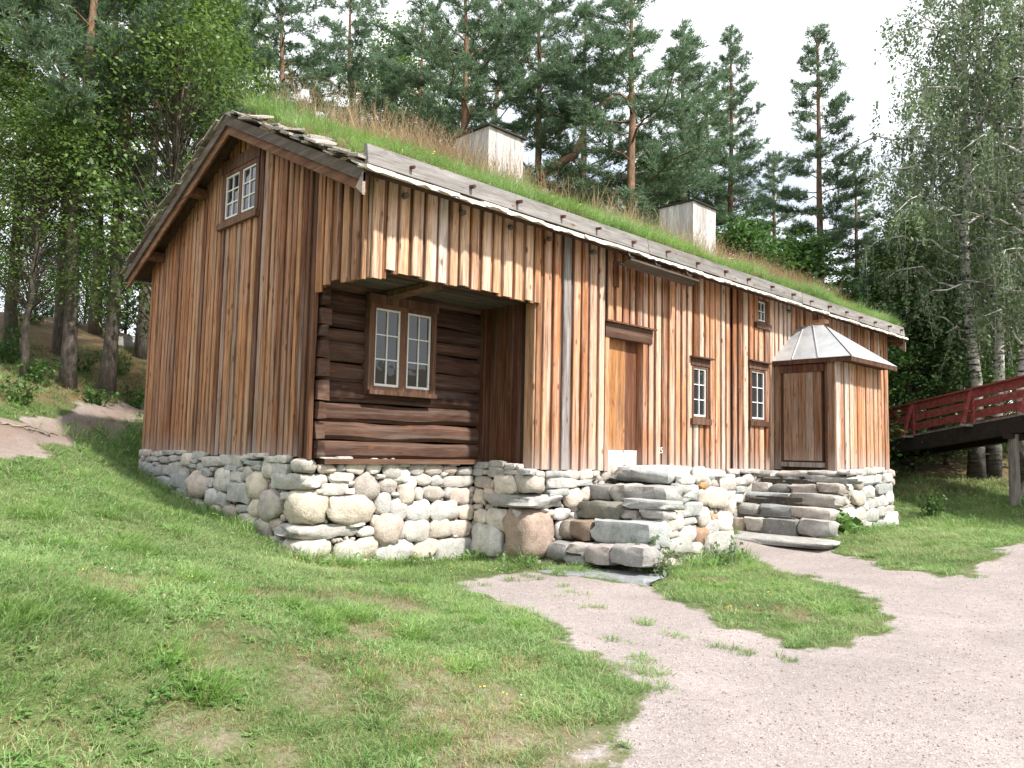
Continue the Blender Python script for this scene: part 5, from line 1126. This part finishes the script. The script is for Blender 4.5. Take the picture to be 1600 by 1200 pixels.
# taller growth hugging the foundation
P_ = []
def fringe(x0, y0, x1, y1, n, w_):
    for i in range(n):
        t_ = random.random(); P_.append((x0+(x1-x0)*t_+random.gauss(0, w_), y0+(y1-y0)*t_+random.gauss(0, w_)))
fringe(-.38, 1.9, -.4, 7.2, 260, .12); fringe(-.3, .85, 2.8, .82, 90, .06); fringe(2.7, .3, 2.75, -.3, 40, .07); fringe(6.7, -.3, 8.3, -.35, 60, .12); fringe(13.2, -1.7, 13.4, -.5, 60, .1); fringe(-.6, 7.4, 1.5, 9.5, 420, .35); fringe(15, -2.5, 22, -1.5, 260, .6); fringe(10.4, -1.75, 13.2, -1.75, 120, .1); fringe(4.6, -1.6, 6.3, -1.6, 120, .12)
P_ = np.array(P_); ok = ~((P_[:, 0] > -.2) & (P_[:, 0] < LEN) & (P_[:, 1] > .95) & (P_[:, 1] < GW)); P_ = P_[ok]
tag(scatter('tall_grass', [tuft('t', 16, .20, .06, .006, .7, M['lush'], 41), tuft('t', 14, .28, .06, .006, .6, M['grass'], 42), rosette('t', 10, .12, M['weed'], 43, .8, .35)], np.c_[P_, terr(P_[:, 0], P_[:, 1])], RNG.integers(0, 3, len(P_)), RNG.uniform(.5, 1.15, len(P_)), None, .15, 3), 'taller grass and weeds hugging the stone foundation', 'grass')
# yellow hawkbits in the lawn
P_ = []
for (px, py, q) in ((780,880,9),(690,890,6),(770,890,6),(800,1100,3),(620,870,3),(330,1000,2),(1150,950,4),(1200,930,3),(100,1040,2),(460,905,3)):
    c = G(px, py, -1.36)
    for i in range(q): P_.append((c[0]+random.gauss(0, .15), c[1]+random.gauss(0, .15)))
P_ = np.array(P_); tag(scatter('lawn_flowers', [flower('f', M['yellow'], .06, .008, 2, 1), flower('f', M['petal'], .05, .006, 2, 2)], np.c_[P_, terr(P_[:, 0], P_[:, 1])], RNG.integers(0, 2, len(P_))*(RNG.random(len(P_)) < .5), np.ones(len(P_)), None, .1, 4), 'tiny yellow flowers dotted in the lawn', 'flowers')
# gravel
n = 60000; qx = RNG.uniform(-5, 14, n); qy = RNG.uniform(-8, 0, n); dq = np.hypot(qx-CAM[0], qy-CAM[1]); keep = (RNG.random(n) < np.minimum(1, (5/np.maximum(dq, 2.5))**1.8)); qx, qy = qx[keep], qy[keep]; m_, _, _2 = masks(qx, qy); keep = (RNG.random(len(qx)) < m_**2) & ~inside_house(qx, qy); qx, qy = qx[keep], qy[keep]
tag(scatter('gravel', [pebble('p', i) for i in range(4)], np.c_[qx, qy, terr(qx, qy)+(vnoise(qx, qy, 1.4, 1)-.5)*.05+.001], RNG.integers(0, 4, len(qx)), RNG.uniform(.003, .0085, len(qx)), None, 1., 5), 'loose crushed stone on the gravel road', 'gravel')

# roof growth
def roofpts(n, xa, xb, ya, yb, seed):
    R = np.random.default_rng(seed); x = R.uniform(xa, xb, n); y = R.uniform(ya, yb, n); z = np.vectorize(zr)(y)+.15+.10*np.clip((x-RX0-.2)/.3, 0, 1)+.05*(vnoise(x, y, 1.1, 4)-.5)+.05*(vnoise(x, y, 3.5, 5)-.5)
    ok = ~((x > 4.4) & (x < 5.5) & (y > 2.65) & (y < 3.8)) & ~((x > 11.55) & (x < 12.8) & (y > 2.65) & (y < 3.8)); return np.c_[x, y, z][ok]
rp_ = np.concatenate([roofpts(13000, RX0+.25, RX1-.08, EY0+.13, RY, 61), roofpts(2600, RX0+.25, RX1-.08, EY0+.10, EY0+.5, 68), roofpts(3000, RX0+.25, RX1-.08, RY, EY1-.12, 69)])
lu = vnoise(rp_[:, 0], rp_[:, 1], .8, 21); rr_ = RNG.random(len(rp_)); pk = np.where(rr_ < .45, 0, np.where(rr_ < .7, 1, 2)); pk = np.where((lu > .56) & (rr_ > .62), 3, pk)
pk = np.where((rp_[:, 0] > 12.2) & (rr_ > .45) & (rp_[:, 1] > .5), 4, pk)
scatter('roof_grass', [tuft('r', 14, .25, .05, .008, .6, M['lush'], 51), tuft('r', 14, .18, .05, .008, .8, M['lush'], 52), tuft('r', 12, .33, .04, .007, .5, M['grass'], 53), tuft('r', 12, .17, .05, .005, .8, M['dry'], 54), tuft('r', 14, .30, .05, .005, .5, M['rust'], 55)], rp_, pk, RNG.uniform(.55, 1.2, len(rp_))*(.6+.7*vnoise(rp_[:, 0], rp_[:, 1], 1.3, 44)), roof, .2, 6)
tp = np.concatenate([roofpts(220, .3, 3.0, 1.2, 3.7, 62), roofpts(380, 2.2, 4.35, 1.4, 3.6, 63), roofpts(330, 5.2, 12.5, .6, 3.5, 64), roofpts(60, 4.3, 5.6, 1.8, 2.6, 65)])
scatter('dry_stalks', [stalks('d', 7, .75, .05, M['dry'], 71), stalks('d', 6, .55, .06, M['dry'], 72), stalks('d', 8, .65, .06, M['rust'], 73)], tp, RNG.integers(0, 3, len(tp)), RNG.uniform(.5, 1.15, len(tp)), roof, .12, 7)
tp = roofpts(700, 12.8, 16.7, .9, 3.6, 66); scatter('red_stalks', [stalks('q', 9, .62, .10, M['rust'], 74), stalks('q', 8, .5, .10, M['dry'], 75)], tp, RNG.integers(0, 2, len(tp)), RNG.uniform(.5, 1.1, len(tp)), roof, .12, 8)
tp = roofpts(110, 1, 16, .0, 3.2, 67); scatter('roof_flowers', [flower('y', M['yellow'], .22, .018, 3, 5), flower('y', M['petal'], .24, .016, 4, 6), flower('y', M['pink'], .35, .03, 4, 7)], tp, np.where(RNG.random(len(tp)) < .55, 0, np.where(RNG.random(len(tp)) < .9, 1, 2)), np.ones(len(tp)), roof, .1, 9)

# ------------------------------------------------------------------ single plants
def leafy(name, loc, h, n, leaf, spread, mat, label, cat='plant', upright=.8, seed=0):
    R = np.random.default_rng(seed); e = empty(name, loc, label, cat); st = MB(); C = []
    for i in range(n):
        a = R.uniform(0, 6.28); r_ = spread*R.random(); top = np.array([cos(a)*r_*1.3, sin(a)*r_*1.3, h*R.uniform(.55, 1.1)]); b = np.array([cos(a)*r_*.5, sin(a)*r_*.5, 0]); st.tube([b, (b+top)/2+R.normal(size=3)*.03, top], [.006, .005, .003], 4, False)
        q = R.random(16); C.append(b+(top-b)*q[:, None]+R.normal(size=(16, 3))*leaf*.55)
    o = bpy.data.objects.new('stem', mesh('stem', st.v, st.f)); COL.objects.link(o); o.parent = e; o.data.materials.append(mat)
    o = bpy.data.objects.new('leaves', fast_mesh('leaves', leaves(np.concatenate(C), leaf, R, .3, 0, .5), 4)); COL.objects.link(o); o.parent = e; o.data.materials.append(mat)
    return e
p = bp(1030, 880, 'y', -1.75); leafy('weed_clump', (p[0]-.1, -1.72, T(p[0], -1.72)), .50, 26, .07, .34, M['birchleaf'], 'feathery pale weed clump against the side of the door stairs', seed=3)
leafy('weed_clump', (5.55, -1.62, T(5.5, -1.62)), .34, 16, .06, .28, M['birchleaf'], 'lower weed clump at the foot of the door stairs', seed=4)
p = bp(1312, 845, 'z', -1.38); leafy('dock_plant', (p[0], p[1], T(p[0], p[1])), .34, 9, .22, .16, M['weed'], 'broad-leaved dock plant beside the lowest step of the entrance stairs', seed=5)
p = at(1455, 765, 24); leafy('young_shrub', (p[0], p[1], T(p[0], p[1])), .7, 34, .065, .3, M['darkleaf'], 'young green shrub in the long grass under the footbridge', seed=6)
p = at(1418, 640, 33); leafy('young_shrub', (p[0], p[1], T(p[0], p[1])), 2.2, 90, .075, .9, M['birchleaf'], 'pale bushy shrub behind the far house corner', 'shrub', seed=7)
for px, py, d, h, sd, lb in ((20, 520, 21, 1., 8, 'tallest leafy undergrowth clump high on the bank above the bare roots'), (60, 590, 19.5, .5, 9, 'small leafy clump at the foot of the thick pale-barked pine'), (215, 600, 21, .5, 10, 'small leafy clump on the bank right against the gable corner'),
        (150, 650, 19.2, .35, 11, 'lowest leafy clump at the edge of the trail below the scaly-barked pine'), (30, 625, 17.5, .5, 12, 'leafy clump on the bank edge just above the bare roots')):
    p = at(px, py, d); leafy('fern_clump', (p[0], p[1], T(p[0], p[1])), h, 20, .07, .4, M['darkleaf'], lb, 'plant', seed=sd)['group'] = 'undergrowth on the bank'
for k, (px, py, d) in enumerate(((45, 505, 27), (110, 500, 28), (175, 505, 27), (10, 560, 21.5), (125, 570, 22.5), (185, 560, 23))):
    p = at(px, py, d); leafy('fern_clump', (p[0], p[1], T(p[0], p[1])), .45+.12*(k % 3), 18, .075, .5, M['darkleaf'], ['leafy clump on the crest behind the bank trees', 'low clump on the crest between two pine trunks', 'crest clump above the grey rock', 'clump beside the dark pine on the bank', 'clump between the thick pine and the scaly-barked pine', 'clump just below the grey rock'][k], 'plant', seed=60+k)['group'] = 'undergrowth on the bank'
# rock beside the light-barked pine
p = at(196, 535, 25.5); rk = link('rock', mesh('rock', *unit_stone(400, 2.6, .4, 5), True), M['stone']); rk.location = (p[0], p[1], T(p[0], p[1])+.05); rk.scale = (.45, .4, .26); rk.color = (.42, .40, .37, 1); tag(rk, 'grey rock beside the light-barked pine on the slope', 'rock')
# bare roots across the trail
ROOTL = ['bare root nearest the bank edge of the trail', 'bare root in the middle of the dirt trail', 'long bare root crossing the trail at a slant', 'short bare root close below the thick pale-barked pine']
for i, (a, b) in enumerate((((0, 655), (55, 662)), ((0, 672), (45, 668)), ((20, 660), (75, 672)), ((45, 655), (95, 660)))):
    pa_, pb_ = at(a[0], a[1], 14.6), at(b[0], b[1], 15.2); pts = []
    for q in np.linspace(0, 1, 7):
        c = pa_+(pb_-pa_)*q; x_, y_ = c[0]+random.gauss(0, .05), c[1]+random.gauss(0, .05); pts.append((x_, y_, T(x_, y_)+.015+.02*sin(q*9)))
    r = MB().tube(pts, [.012, .018, .02, .02, .016, .012, .006], 6).build('tree_root', M['rootwood'], None, True); tag(r, ROOTL[i], 'root', 'bare roots on the trail')
print('objects', len(bpy.data.objects), 'tris~', sum(len(me.loop_triangles) if me.loop_triangles else len(me.polygons)*2 for me in bpy.data.meshes))
